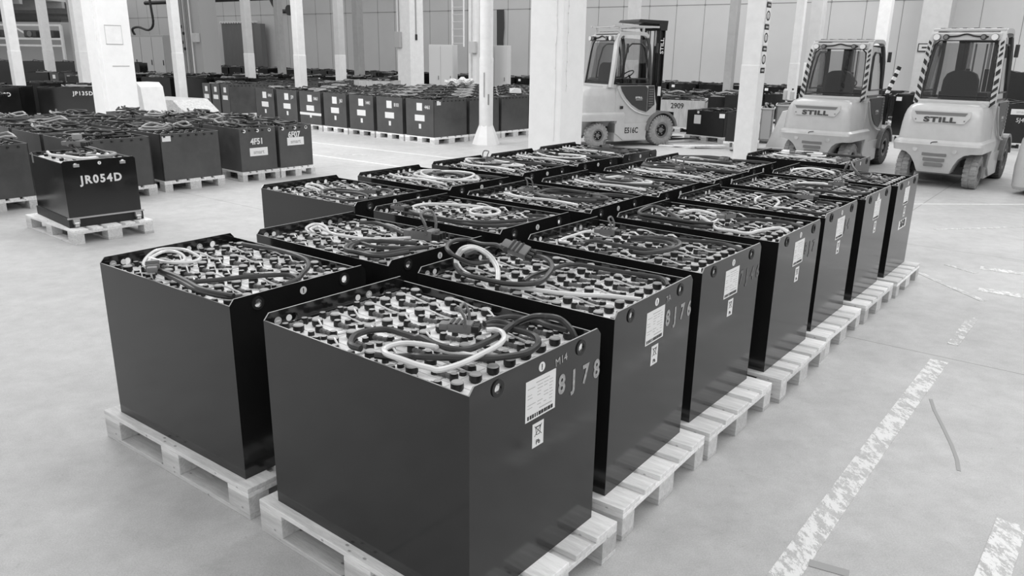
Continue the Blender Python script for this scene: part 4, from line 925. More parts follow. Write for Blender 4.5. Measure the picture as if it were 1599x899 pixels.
for q, (k, P) in enumerate([('hose', [(-.4, -.2, .66), (-.1, -.25, .66), (.2, -.2, .67), (.4, -.1, .66), (.3, .15, .66), (.1, .2, .67)]), ('cable', [(-.1, -.1, .67), (.1, -.15, .68), (.25, 0, .68), (.05, .12, .69), (-.15, .05, .72), (-.05, -.08, .75)]),
                            ('cable', [(.3, -.1, .67), (.1, -.05, .70), (-.2, .0, .74), (-.1, .15, .70), (.2, .2, .67)]), ('cable_grey', [(.0, .25, .66), (.25, .25, .67), (.4, .1, .67), (.3, -.05, .68)])]):
    m = MB(); m.tube(P, .017, k, 8); m.build('charging_cable', t, smooth=True)
p = link('charging_plug', M_HOUS, t, (-.08, .0, .76), .6); p.scale = (1.7, 1.7, 1.7)
m = MB(); m.bbox((-.17, -.02, .74), (-.08, .06, .86), 'cable_grey', .01); m.build('plug_cap', t)

# long labelled block in the centre distance
aM = .69; eX = Vector((cos(aM), -sin(aM), 0)); eY = Vector((sin(aM), cos(aM), 0)); F = Vector((-1.72, 16.72, 0))
for i in range(7):
    for j in range(8):
        if i > 5 and j > 2: continue
        c = F - eX*(.43+.97*i) + eY*(.515+1.10*j)
        if c.y > 24.6 - max(0, -3.0-c.x)*.85: continue
        if j == 0: lab = 'labelled grey battery heading the central block, %s from its near corner' % tri(i)
        elif i == 0: lab = 'grey battery down the central block right side, %s from the front' % tri(j)
        else: lab = 'inner battery of the central block, %s row back, %s from right' % (tri(j), tri(i))
        t = far_battery(c.x, c.y, -aM, .86, 1.03, .784, lab, 'tray_old', seed=20+(i*2+j*3) % 5, face='y', labels=1 if j == 0 else 0, group='batteries in the central block', lead_n=5, force=(j == 0))
        if t is None: continue
        if j == 0:
            n = ['4461', '8101', '1441', 'J63', '0461', 'J29', '0461'][i]
            text('stencil_number', n, .075, t, (.24, -.5165, .62), FACENY, k='stencil_white', bold=.002, wscale=.8)
            if i == 4:
                m = MB(); m.box((-.43, -.518, .22), (.43, -.515, .28), 'paper'); m.build('belt_strip', t)
                text('stencil_number', 'CZ019', .075, t, (.0, -.5165, .40), FACENY, k='stencil_white', bold=.002, wscale=.8)
        if i == 0 and j == 0:
            m = MB(); m.box((.43, -.42, .67), (.432, -.30, .76), 'paper'); m.build('corner_tag', t)
# bag and paper lying on that block
t = thing('plastic_bag', 'crumpled white plastic bag lying on the central battery block', 'bag', (-1.55, 22.2, 1.12), 0)
bm_ = bmesh.new(); bmesh.ops.create_icosphere(bm_, subdivisions=3, radius=.26)
for v in bm_.verts:
    v.co.z *= .38; v.co *= 1+.35*sin(v.co.x*19+v.co.y*11)*cos(v.co.y*15+v.co.x*5); v.co.x *= 1.4; v.co.z += .04*sin(v.co.x*23)
me = bpy.data.meshes.new('bag'); bm_.to_mesh(me); bm_.free(); me.materials.append(MT['foil']); link('bag_film', me, t)
t = thing('paper_stack', 'small stack of torn white paper on the central block right of the flared column', 'paper', (.0, 18.6, 1.02), .4)
for i in range(3):
    m = MB(); m.prism([(-.14+.03*i, -.08), (.12, -.1+.02*i), (.15-.03*i, .07), (-.02, .10), (-.12, .06)], i*.035, i*.035+.03, 'paper', 'z'); m.build('sheet_pile', t)

# block behind the left one: narrow labelled batteries
aN = .70; eX = Vector((cos(aN), -sin(aN), 0)); eY = Vector((sin(aN), cos(aN), 0)); F = Vector((-8.0, 22.2, 0))
for i in range(3):
    for j in range(4):
        c = F - eX*(.25+.505*i) + eY*(.75+1.55*j)
        lab = ('narrow labelled battery of the far left block, %s from its right corner' % tri(i)) if j == 0 else 'narrow battery of the far left block, %s row back, %s from right' % (tri(j), tri(i))
        t = far_battery(c.x, c.y, -aN, .44, 1.46, .80, lab, 'tray_old', seed=30+(i+j) % 3, face='y', labels=2 if j == 0 else 0, group='narrow batteries behind the left block', force=(j == 0))
# dark pair stencilled JP138D / P135D on the far left
far_battery(-10.95, 19.62, .19, 1.30, .8, .80, 'long dark battery stencilled JP135D left of the thick left pillar', 'tray', 41, 'y', 0, z=.1445)
T_ = [o for o in bpy.data.objects if o.get('label', '').startswith('long dark battery stencilled JP135D')][0]
text('stencil_number', 'JP135D', .09, T_, (.36, -.4015, .66), FACENY, k='stencil_white', bold=.003, space=1.2)
far_battery(-12.55, 19.35, .19, 1.15, .8, .80, 'dark battery stencilled JP138D at the left frame edge', 'tray', 42, 'y', 0)
T_ = [o for o in bpy.data.objects if o.get('label', '').startswith('dark battery stencilled JP138D')][0]
text('stencil_number', 'JP138D', .09, T_, (.16, -.4015, .62), FACENY, k='stencil_white', bold=.003, space=1.1)
far_battery(-11.95, 17.6, .19, .9, .8, .70, 'dark battery stencilled 80 cut by the left frame edge', 'tray', 43, 'y', 0)
T_ = [o for o in bpy.data.objects if o.get('label', '').startswith('dark battery stencilled 80')][0]
text('stencil_number', '80', .09, T_, (.34, -.4015, .55), FACENY, k='stencil_white', bold=.003)
for q, (x, y) in enumerate(((-11.3, 21.3), (-12.9, 21.9), (-14.2, 20.9))):
    far_battery(x, y, .19, 1.2, .8, .80, 'dark battery behind the JP-marked pair, %s from the right' % tri(q), 'tray', 44, 'y', 0, group='batteries behind the JP pair')
# three small labelled ones right of the leftmost columns
for q, (x, y, wd) in enumerate(((-17.55, 31.0, .42), (-16.6, 30.3, .42), (-15.55, 29.0, .50))):
    far_battery(x, y, -.3, wd, .9, .80, 'narrow pale-tagged battery left of the thick left pillar, %s from left' % tri(q), 'tray_old', 46, 'y', 2, group='narrow batteries left of the pillar', L_=.9)
# dark stacks far left
for q in range(9):
    x = -30+q*1.45; y = 37.4+.15*(q % 2)+.1*q
    far_battery(x, y, .05, 1.3, .9, 1.08, 'tall dark battery in the distant far left row, %s from left' % tri(q), 'tray', 47, 'y', 0, group='tall dark batteries far left')
# dark line of batteries in front of the far wall, two deep
k = 0
for row in range(2):
    for q in range(36):
        t_ = 4.2-q*1.16; P = on_wall(t_, 2.0+row*1.35)
        if row == 1 and (q % 9 == 8): continue
        far_battery(P.x, P.y, WRZ, 1.05, .85, .80, 'black battery in the %s line along the far wall' % ('front' if row else 'rear'), 'tray', 48+q % 3, 'y', 3 if q % 3 == 0 and row else 0, group='batteries along the far wall, %s row' % ('front' if row else 'rear'))
# scattered blocks between the far wall line and the central block (dark) and pale crates with leads on top
for q in range(4):
    P = Vector((-6.9+q*1.30, 25.0+q*-.05, 0))
    far_battery(P.x, P.y, -.2, 1.2, .9, .86, 'pale grey battery crate topped with leads, %s from the left' % tri(q), 'crate', 52, 'y', 0, light=True, z=.18, group='pale crates behind the central block', lead_n=6)
for q in range(12):
    for j in range(2):
        P = Vector((-18.5+q*1.25, 31.2-.1*q+j*1.5+(1.1 if q > 5 else 0), 0))
        far_battery(P.x, P.y, -.08, 1.1, .85, .80, 'dark battery in the middle distance between the left columns', 'tray', 53+q % 3, 'y', 3 if q % 4 == 1 else 0, group='batteries in the middle distance line')
for q in range(7):
    P = Vector((-14.6+q*1.2, 27.3+.12*q, 0))
    far_battery(P.x, P.y, -.1, 1.05, .85, .80, 'dark battery behind the narrow labelled ones, %s from the left' % tri(q), 'tray', 56+q % 2, 'y', 0, group='batteries behind the narrow labelled ones')
# right-hand distance, between and behind the forklifts
for q in range(8):
    P = Vector((4.3+q*1.25, 24.2-.12*q, 0))
    far_battery(P.x, P.y, -.3, 1.1, .85, .72, 'black battery heaped with leads behind the forklifts, %s from left' % tri(q), 'tray', 60+q % 2, 'y', 0, group='batteries behind the forklifts', lead_n=7)
for q in range(3):
    P = Vector((3.2+q*1.3, 22.9-.25*q, 0))
    far_battery(P.x, P.y, -.35, 1.1, .8, .70, 'black battery behind the crate numbered 2909, %s from the left' % tri(q), 'tray', 62, 'y', 3, group='batteries behind the 2909 crate', lead_n=7)
far_battery(4.35, 20.75, -.30, 1.30, .95, .68, 'pale grey crate numbered 2909 filled with leads', 'crate', 64, 'y', 0, light=True, lead_n=8, cat='crate')
T_ = [o for o in bpy.data.objects if o.get('label', '').startswith('pale grey crate numbered')][0]
text('stencil_number', '2909', .13, T_, (-.05, -.4775, .53), FACENY, k='ink', bold=.003, wscale=.9)
t = far_battery(4.62, 18.35, -.80, .98, .66, .56, 'small black battery with a white plate behind the side-on forklift', 'tray_dark', 65, 'y', 0, lead_n=5)
m = MB(); m.box((-.30, -.333, .26), (-.12, -.330, .46), 'paper'); m.build('rating_plate', t)
m = MB(); m.cyl((-.2, -.332, .52), .03, .002, 'paper', 16, 'y'); m.build('warning_sticker', t)
t = far_battery(5.75, 20.4, -.35, .62, .9, .84, 'tall narrow black battery right of the 2909 crate', 'tray_dark', 66, 'y', 0)
t = far_battery(4.98, 17.15, -.6, .5, .7, .62, 'narrow black battery half hidden by the pictogram column', 'tray_dark', 67, 'y', 3)
def bin_(x, y, rz, sx, sy, h, label, k='greybox'):
    t = thing('metal_bin', label, 'bin', (x, y, 0), rz)
    m = MB(); m.box((-sx/2, -sy/2, .06), (sx/2, sy/2, .1), k)
    for a in (-1, 1):
        m.box((min(a*sx/2, a*(sx/2-.03)), -sy/2, .06), (max(a*sx/2, a*(sx/2-.03)), sy/2, h), k)
        m.box((-sx/2, min(a*sy/2, a*(sy/2-.03)), .06), (sx/2, max(a*sy/2, a*(sy/2-.03)), h), k)
    m.build('body', t)
    m = MB()
    for a in (-1, 1): m.box((-sx/2-.02, a*sy/2-.025, h-.03), (sx/2+.02, a*sy/2+.025, h), 'locker'); m.box((a*sx/2-.025, -sy/2, h-.03), (a*sx/2+.025, sy/2, h), 'locker')
    m.build('rim', t)
    for a in (-1, 1):
        for b in (-1, 1):
            m = MB(); m.box((a*sx/2-.05*(a > 0), b*sy/2-.05*(b > 0), 0), (a*sx/2+.05*(a < 0), b*sy/2+.05*(b < 0), .06), 'fl_dark'); m.build('foot', t)
    rnd = random.Random(int(x*10))
    for i in range(5):
        m = MB(); P = [(rnd.uniform(-.4, .4)*sx, rnd.uniform(-.4, .4)*sy, h-.02+rnd.uniform(0, .12)) for _ in range(5)]; m.tube(P, .02, rnd.choice(['cable', 'cable_grey']), 6); m.build('loose_lead', t)
    m = MB(); m.box((-sx/2+.03, -sy/2+.03, .1), (sx/2-.03, sy/2-.03, h-.06), 'cable'); m.build('contents', t)
bin_(5.86, 18.30, -.35, .26, .6, .80, 'narrow pale grey metal bin right of the pictogram column', 'cabinet')
bin_(6.75, 18.95, -.35, .90, .8, .84, 'wide grey metal bin with bottles on it, left of the forklift')
for q, (x, y, h, k) in enumerate(((6.35, 18.45, .26, 'locker'), (6.55, 18.42, .16, 'paper'), (6.20, 18.5, .30, 'locker'))):
    t = thing('plastic_bottle', 'pale bottle standing on the wide grey bin, %s' % ('middle one', 'short right one', 'tall left one')[q], 'bottle', (x+.2, y+.35, .95))
    m = MB(); m.cyl((0, 0, 0), .05, h*.7, k, 12); m.cyl((0, 0, h*.7), .05, h*.15, k, 12, r2=.02); m.build('body', t, smooth=True)
    m = MB(); m.cyl((0, 0, h*.85), .022, h*.15, 'fl_dark', 10); m.build('cap', t)
t = thing('white_board', 'cream board leaning beside the left rear-facing forklift', 'board', (5.80, 17.05, 0), -.4)
m = MB(); m.prism([(-.30, .02), (.12, .02), (.28, .82), (.20, .86), (-.02, .80)], -.02, .02, 'white2', 'y', T=Matrix.Rotation(.12, 4, 'X')); m.build('panel', t)
t = thing('cable_coil', 'loose dark cables and boards lying on the floor right of the small black battery', 'cable', (5.2, 16.0, 0), 0)
for i in range(6):
    rnd = random.Random(70+i); m = MB(); m.tube([(rnd.uniform(-.7, .5), rnd.uniform(-.3, .3), .02+.01*i) for _ in range(6)], .014, 'cable', 6); m.build('lead', t)
for i in range(3):
    t = link('loose_board', None, None, (3.55+.30*i, 17.0-.10*i, .003+.024*i), -.5+.35*i, 'broken pale board on the floor by the small battery pallet, %s' % ('leftmost', 'middle', 'rightmost')[i], 'board', )
    m = MB(); m.bbox((-.4, -.06, 0), (.4, .06, .022), 'wood', .003); m.build('plank', t)
# between and right of the forklifts
for q, (x, y, h, lab) in enumerate(((8.75, 19.6, .95, 'battery box nearer the left one of the two rear-facing forklifts'), (9.75, 19.3, .95, 'battery box nearer the right one of the two rear-facing forklifts'))):
    t = far_battery(x, y, -.5, .9, .9, h, lab, 'tray', 68+q, 'y', 3)
t = thing('hazard_bar', 'black and white striped bar leaning behind the batteries between the forklifts', 'barrier', (9.62, 20.6, 1.05), .2)
m = MB(); T = Matrix.Rotation(.35, 4, 'Y')
for i in range(8): m.box((-.05, -.02, i*.09), (.05, .02, i*.09+.09), 'ink' if i % 2 else 'paper', T=T)
m.box((-.05, -.02, -1.0), (.05, .02, 0), 'ink', T=T); m.build('striped_bar', t)
t = far_battery(11.6, 17.9, -.5, 1.0, .9, .85, 'dark battery with a white label strip right of the forklifts', 'tray_dark', 70, 'y', 0)
m = MB(); m.box((-.35, -.453, .62), (.05, -.450, .74), 'paper'); s_ = m.build('smart_sticker', t); text('sticker_text', 'smart', .06, s_, (-.15, -.4545, .68), FACENY, k='inkgrey')
text('stencil_number', '5J4', .09, t, (-.15, -.4545, .50), FACENY, k='stencil_white')
t = far_battery(12.6, 19.9, -.5, 1.0, .9, 1.5, 'tall black cabinet-sized battery at the right frame edge', 'tray_dark', 71, 'y', 0, lead_n=2)
# ------------------------------------------------------------------ forklifts (local Y forward, origin under the rear axle)
def wheel_mesh(r, w_, k, lugs):
    m = MB(); n = 40
    prof = [(-w_/2, r*.52), (-w_/2, r*.80), (-w_/2*.86, r*.93), (-w_/2*.62, r*.965), (w_/2*.62, r*.965), (w_/2*.86, r*.93), (w_/2, r*.80), (w_/2, r*.52)]
    vs = []
    for x, rr in prof: vs += [(x, rr*cos(2*pi*i/n), rr*sin(2*pi*i/n)) for i in range(n)]
    fs = [(a*n+i, a*n+(i+1) % n, (a+1)*n+(i+1) % n, (a+1)*n+i) for a in range(len(prof)-1) for i in range(n)]
    m.add(vs, fs, k)
    L_ = 22 if lugs else 30
    for i in range(L_):
        for s in (-1, 1):
            T = Matrix.Rotation(2*pi*(i+(.5 if s > 0 else 0))/L_, 4, 'X')
            m.prism([(s*w_*.50, r*.84), (s*w_*.47, r*.985), (s*w_*.04, r*1.0), (s*w_*.04, r*.93), (s*w_*.40, r*.90)] , -r*(.085 if lugs else .06), r*(.085 if lugs else .06), k, 'y', T=T)
    return m.mesh('tyre', True)
def rim_mesh(r, w_, k):
    m = MB()
    for s in (-1, 1):
        m.ring((s*w_*.36, 0, 0), r*.40, r*.54, s*w_*.12, k, 28, 'x')
        m.cyl((s*w_*.20, 0, 0), r*.42, s*w_*.06, 'blackm', 28, 'x'); m.cyl((s*w_*.26, 0, 0), r*.17, s*w_*.14, k, 18, 'x')
        for i in range(6):
            a = i*pi/3; m.cyl((s*w_*.26, r*.28*cos(a), r*.28*sin(a)), r*.04, s*w_*.05, 'zinc', 8, 'x')
    return m.mesh('rim', True)
def loft(levels, yf):
    vs, fs = [], []; nc = 7; per = None
    for z, hw, yr, rc in levels:
        ring = [(-hw, yf, z)]
        for i in range(nc+1):
            a = pi+ (pi/2)*i/nc; ring.append((-hw+rc+rc*cos(a), yr+rc+rc*sin(a), z))
        for i in range(1, 6): ring.append((-(hw-rc)+2*(hw-rc)*i/6, yr-.025*sin(pi*i/6), z))
        for i in range(nc+1):
            a = 3*pi/2+(pi/2)*i/nc; ring.append((hw-rc+rc*cos(a), yr+rc+rc*sin(a), z))
        ring.append((hw, yf, z)); per = len(ring); vs += ring
    for l in range(len(levels)-1):
        for i in range(per): fs.append((l*per+i, l*per+(i+1) % per, (l+1)*per+(i+1) % per, (l+1)*per+i))
    fs.append(tuple(range(per-1, -1, -1))); fs.append(tuple(range((len(levels)-1)*per, len(levels)*per)))
    return vs, fs
def forklift(x, y, head, label, paint='fl', stripes=True, cabk=1.0, mh=2.26, mw=.33, rack=False, number=None, seat='seat', tyre_r='tyre', tyre_f='tyre', forks=True):
    t = thing('forklift', label, 'forklift', (x, y, 0), radians(head-90))
    # counterweight with arches
    LV = [(.235, .56, -.34, .10), (.27, .59, -.37, .12), (.45, .605, -.42, .14), (.60, .62, -.47, .16), (.66, .625, -.50, .17), (.70, .615, -.49, .17), (.735, .572, -.455, .17),
          (.95, .555, -.45, .17), (1.08, .54, -.435, .17), (1.16, .52, -.40, .17), (1.22, .49, -.34, .17), (1.265, .41, -.24, .17)]
    vs, fs = loft(LV, .62); m = MB(); m.add(vs, fs, paint); body = m.mesh('cw', False)
    cuts = []
    for s in (-1, 1):
        c = MB(); pr = [(.17, -.05), (.20, .16), (.27, .36), (.33, .47), (.40, .53), (.50, .555), (.80, .555), (.80, -.05)]
        pr = [(s*a, b) for a, b in pr]; c.prism(pr, -.9, .42, paint, 'y'); cuts.append(c.mesh('c'))
    c = MB(); c.prism([(.36, -.05), (.345, .30), (.26, .46), (.10, .545), (-.10, .545), (-.26, .46), (-.345, .30), (-.36, -.05)], -.9, .9, paint, 'x'); cuts.append(c.mesh('c2')) if False else None
    me = boolean(body, cuts, 'counterweight')
    me.polygons.foreach_set('use_smooth', [True]*len(me.polygons)); me.set_sharp_from_angle(angle=radians(30))
    if not me.materials: me.materials.append(MT[paint])
    cw = link('counterweight', me, t)
    for z0, hw in ((.52, .17), (.44, .15), (.36, .13)):
        m = MB(); m.bbox((-hw, -.455-.02*(z0 > .45), z0-.028), (hw, -.36, z0+.022), 'fl_mid', .01); m.build('grille_slot', cw)
    for s in (-1, 1):
        m = MB(); m.cyl((s*.27, -.487, .585), .035, .02, 'fl_dirty', 16, 'y'); m.build('socket_cap', cw)
    m = MB(); m.tube([(-.05, -.51, .655), (-.05, -.52, .70), (.03, -.52, .715)], .006, 'ink', 6); m.build('hook', cw)
    # badge panel on the rear
    m = MB(); pts = [(-.40, 1.165), (.40, 1.165), (.40, 1.08), (.33, .985), (-.33, .985), (-.40, 1.08)]
    T = Matrix.Translation((0, -.465, 0)) @ Matrix.Translation((0, 0, 1.0)) @ Matrix.Rotation(-.12, 4, 'X') @ Matrix.Translation((0, 0, -1.0))
    m.prism(pts, -.015, .03, paint, 'y', T=T)
    bp = m.build('badge_panel', cw)
    m = MB(); m.prism([(-.36, 1.145), (.36, 1.145), (.33, 1.10), (-.33, 1.10)], -.02, .0, 'fl_mid', 'y', T=T); m.build('air_slot', bp)
    o = text('badge_text', 'STILL', .07, bp, (0, -.4835, 1.033), (pi/2+.12*-1, 0, 0), wscale=1.75, bold=.005, k='fl_dark', space=1.1)
    for s in (-1, 1):
        m = MB(); m.cyl((s*.33, -.482, 1.03), .010, .006, 'fl_mid', 10, 'y'); m.build('screw', bp)
    # chassis between the axles
    m = MB()
    side = [(.40, .12), (1.20, .12), (1.215, .36), (1.27, .52), (1.38, .66), (1.46, .72), (1.46, .88), (1.42, 1.0), (1.38, 1.28), (.46, 1.28), (.42, 1.20), (.40, .8)]
    m.prism(side, -.575, .575, paint, 'x'); m.build('chassis', t)
    m = MB(); m.prism([(.62, .14), (1.20, .14), (1.215, .36), (1.25, .50), (.40, .50), (.40, .30)], -.60, .60, paint, 'x')
    m.build('side_skirt', t)
    m = MB(); m.box((-.30, -.05, .22), (.30, 1.5, .5), 'blackm'); m.box((-.45, -.06, .20), (.45, .06, .32), 'blackm'); m.box((-.45, 1.54, .26), (.45, 1.66, .40), 'blackm'); m.build('axle_frame', t)
    # swept light edge line and dark side panels
    for s in (-1, 1):
        pan = [(.50, 1.27), (.55, 1.16), (.66, 1.02), (.82, .88), (1.00, .78), (1.20, .725), (1.20, 1.22), (1.14, 1.275)]
        a, b = sorted((s*.572, s*.590)); m = MB(); m.prism(pan, a, b, 'fl_dark', 'x'); p = m.build('side_panel', t)
        if s > 0:
            text('badge_text', 'STILL', .035, p, (.592, .98, 1.03), (pi/2, 0, pi/2), wscale=1.6, k='paper', bold=.002)
            m = MB(); m.box((.590, .90, .975), (.592, 1.07, .995), 'cable_grey'); m.build('type_plate', p)
        a, b = sorted((s*.572, s*.587)); m = MB(); m.prism([(1.22, .74), (1.40, .88), (1.37, 1.27), (1.22, 1.27)], a, b, 'fl_dark', 'x'); l_ = m.build('louvre_panel', t)
        for i in range(8):
            a, b = sorted((s*.586, s*.596)); m = MB(); m.box((a, 1.24, .84+i*.05), (b, 1.35, .86+i*.05), 'fl_mid'); m.build('louvre', l_)
        m = MB(); m.tube([(s*.592, .44, 1.22), (s*.594, .54, 1.05), (s*.596, .70, .88), (s*.598, .90, .75), (s*.598, 1.12, .685), (s*.598, 1.28, .67)], .014, paint, 6); m.build('swage_line', t)
        # fender over the front wheel
        m = MB(); P = []
        n = 14; c0 = (1.6, .33)
        outer = [(c0[0]-.415*cos(pi*i/n*.93+.02), c0[1]+.415*sin(pi*i/n*.93+.02)) for i in range(n+1)]
        inner = [(c0[0]-.365*cos(pi*i/n*.93+.02), c0[1]+.365*sin(pi*i/n*.93+.02)) for i in range(n, -1, -1)]
        a, b = sorted((s*.36, s*.655))
        for i in range(n):
            q = [outer[i], outer[i+1], inner[n-i-1], inner[n-i]]; m.prism(q, a, b, 'fl_mid', 'x')
        m.build('fender', t, smooth=True)
    if number:
        text('fleet_number', number, .115, t, (.6015, .82, .34), (pi/2, 0, pi/2), wscale=.8, k='ink', bold=.004)
        m = MB(); m.box((.598, .50, .80), (.602, .58, .86), 'ink'); m.build('small_badge', t)
    # wheels
    for s in (-1, 1):
        o = link('rear_wheel', wheel_mesh(.255, .19, tyre_r, True), t, (s*.475, 0, .255)); link('rim', rim_mesh(.255, .19, 'fl_mid'), o)
        o = link('front_wheel', wheel_mesh(.33, .24, tyre_f, False), t, (s*.52, 1.6, .33)); link('rim', rim_mesh(.33, .24, 'fl_mid'), o)
    # cab
    for s in (-1, 1):
        m = MB(); bt, tp = .53, .465
        P = [(s*bt, .28, 1.24), (s*(bt-.012), .33, 1.55), (s*(bt-.035), .385, 1.95), (s*(tp+.01), .43, 2.20), (s*tp, .52, 2.31), (s*tp, .70, 2.335), (s*tp, 1.08, 2.335), (s*tp, 1.20, 2.27)]
        m.tube(P, 0, paint, rect=(.085, .07), sub=3); rp = m.build('rear_pillar', t, smooth=True)
        m = MB(); m.tube([(s*tp, 1.18, 2.29), (s*.49, 1.27, 1.95), (s*.525, 1.29, 1.3)], 0, 'fl_dark', rect=(.06, .05), sub=3); m.build('front_pillar', t, smooth=True)
        if stripes:
            m = MB()
            def PP(u):
                i = min(int(u*3), 2); f_ = u*3-i; A = Vector(P[i]); B = Vector(P[i+1]); return A.lerp(B, f_)
            ns = 9
            for i in range(ns):
                u0_, u1_ = i/ns, (i+.5)/ns; A, B = PP(u0_), PP(u1_); o_ = -.049
                dz = .035*s
                w_ = .036
                m.add([(A.x-w_, A.y+o_, A.z-dz), (A.x+w_, A.y+o_, A.z+dz), (B.x+w_, B.y+o_, B.z+dz), (B.x-w_, B.y+o_, B.z-dz)], [(0, 1, 2, 3)], 'ink')
                m.add([(A.x-w_, A.y+o_+.004, A.z-dz), (A.x+w_, A.y+o_+.004, A.z+dz), (B.x+w_, B.y+o_+.004, B.z+dz), (B.x-w_, B.y+o_+.004, B.z-dz)], [(3, 2, 1, 0)], 'ink')
            m.build('hazard_stripes', rp)
        # side glass and door window frame
        X = lambda z: s*(.528-(z-1.3)*.065)
        m = MB(); gp = [(.42, 1.30), (1.26, 1.30), (1.22, 1.95), (1.16, 2.22), (.62, 2.24), (.52, 2.0)]
        m.add([(X(z)+dx, yy, z) for dx in (0, -s*.005) for yy, z in gp], [tuple(range(6)), tuple(range(11, 5, -1))], 'glass'); m.build('side_glass', t)
        m = MB(); gp = [(.58, 1.42), (1.24, 1.42), (1.20, 1.80), (1.13, 2.06), (1.05, 2.13), (.80, 2.13), (.70, 2.05), (.62, 1.75), (.58, 1.42)]
        m.tube([(X(z)+s*.006, yy, z) for yy, z in gp], .017, 'black', 6, smooth=False); m.build('door_window_frame', t)
        m = MB(); m.tube([(X(1.3)+s*.006, .44, 1.31), (X(1.3)+s*.006, 1.30, 1.31)], .016, 'black', 6); m.build('sill_trim', t)
        m = MB(); m.box((s*.50-.03, 1.10, 2.02), (s*.50+.03, 1.22, 2.24), 'fl_dark') if False else m.bbox((s*.55-.03, 1.38, 1.95), (s*.55+.03, 1.42, 2.15), 'fl_dark', .01); m.build('mirror', t)
    m = MB(); m.bbox((-.50, .48, 2.325), (.50, 1.16, 2.365), paint, .012); rf = m.build('roof', t)
    for i in range(6):
        m2 = MB(); m2.box((-.42+i*.155, .55, 2.365), (-.36+i*.155, 1.10, 2.378), 'fl_dark'); m2.build('roof_slot', rf)
    m = MB(); m.bbox((-.47, .36, 2.19), (.47, .47, 2.30), paint, .02); bm_ = m.build('rear_beam', t)
    m = MB(); m.tube([(-.30, .35, 2.24), (-.12, .35, 2.25), (0, .35, 2.28), (.12, .35, 2.25), (.30, .35, 2.24)], .014, 'black', 6); m.build('lamp_cable', bm_)
    for xx, k in ((-.40, 'lamp'), (-.27, 'black'), (.24, 'black'), (.39, 'lamp')):
        m = MB(); m.cyl((xx, .30, 2.235), .052 if k == 'lamp' else .042, .07, 'fl_mid' if k == 'lamp' else 'black', 18, 'y')
        q = m.build('work_lamp', t, smooth=True)
        m = MB(); m.cyl((xx, .29, 2.235), .046 if k == 'lamp' else .03, .012, 'lamp' if k == 'lamp' else 'fl_mid', 18, 'y'); m.build('lens', q)
    # rear glass
    m = MB(); gp = [(-.49, .285, 1.31), (.49, .285, 1.31), (.455, .375, 1.95), (.42, .41, 2.15), (-.42, .41, 2.15), (-.455, .375, 1.95)]
    m.add(gp+[(a, b+.006, c) for a, b, c in gp], [tuple(range(6)), tuple(range(11, 5, -1))], 'glass'); m.build('rear_glass', t)
    m = MB(); m.tube([(-.49, .28, 1.30), (.49, .28, 1.30), (.455, .37, 1.95), (.43, .405, 2.12), (.36, .415, 2.19), (-.36, .415, 2.19), (-.43, .405, 2.12), (-.455, .37, 1.95), (-.49, .28, 1.30)], .013, 'black', 6, smooth=False); m.build('glass_seal', t)
    m = MB(); m.tube([(-.46, .27, 1.36), (.46, .27, 1.36)], .006, 'black', 6); m.build('wiper_rail', t)
    m = MB(); m.bbox((-.50, .20, 1.22), (.50, .50, 1.30), paint, .02); m.build('hood_top', t)
    # interior
    st = MB(); st.bbox((-.24, .50, 1.0), (.24, .98, 1.32), seat, .05); sq = st.build('seat', t, smooth=True)
    m = MB(); m.prism([(-.23, 1.26), (.23, 1.26), (.25, 1.45), (.24, 1.60), (.20, 1.69), (.12, 1.735), (0, 1.745), (-.12, 1.735), (-.20, 1.69), (-.24, 1.60), (-.25, 1.45)], .46, .60, seat, 'y'); m.build('seat_back', sq, smooth=True)
    m = MB(); m.tube([(0, 1.25, 1.28), (0, 1.08, 1.48)], .02, 'black', 8); m.ring((0, 0, 0), .13, .15, .02, 'black', 20, 'z', T=Matrix.Translation((0, 1.07, 1.49)) @ Matrix.Rotation(.6, 4, 'X')); m.build('steering_wheel', t)
    m = MB(); m.bbox((-.45, 1.24, 1.15), (.45, 1.40, 1.40), 'black', .03); m.bbox((.22, .7, 1.25), (.36, 1.1, 1.42), 'black', .03); m.build('dashboard', t)
    # mast, between the front wheels
    ms = MB(); y0 = 1.60
    for s in (-1, 1):
        ms.prism([(s*(mw-.09), y0), (s*mw, y0), (s*mw, y0+.02), (s*(mw-.06), y0+.02), (s*(mw-.06), y0+.12), (s*mw, y0+.12), (s*mw, y0+.14), (s*(mw-.09), y0+.14)], .12, mh, 'blackm', 'z')
    for z in (.3, 1.25, mh-.08): ms.box((-mw, y0-.02, z), (mw, y0+.02, z+.08), 'blackm')
    mast = ms.build('mast', t)
    for s in (-1, 1):
        m = MB(); m.box((s*(mw-.12)-.03, y0+.03, .12), (s*(mw-.12)+.03, y0+.12, mh-.04), 'blackm'); m.build('inner_rail', mast)
        m = MB(); m.cyl((s*(mw-.19), y0+.04, .2), .032, mh-.7, 'blackm', 12); m.cyl((s*(mw-.19), y0+.04, mh-.5), .02, .42, 'zinc', 12); m.build('lift_cylinder', mast, smooth=True)
        m = MB(); m.box((s*.08-.012, y0+.05, .3), (s*.08+.012, y0+.065, mh-.1), 'fl_mid'); m.build('chain', mast)
        m = MB(); m.tube([(s*.24, 1.40, .80), (s*.26, y0, 1.0)], .035, 'blackm', 8); m.build('tilt_cylinder', mast)
    if rack:
        m = MB(); m.prism([(1.0, mh-.02), (1.55, mh-.05), (1.60, mh-.18), (1.76, mh-.18), (1.78, mh+.02), (1.05, mh+.03)], -mw-.02, mw+.02, 'blackm', 'x'); m.build('mast_head_guard', mast)
    if rack: text('badge_text', 'STILL', .085, mast, (mw+.002, y0+.07, mh-.5), (pi/2, -pi/2, pi/2), k='paper', bold=.002, wscale=1.2)
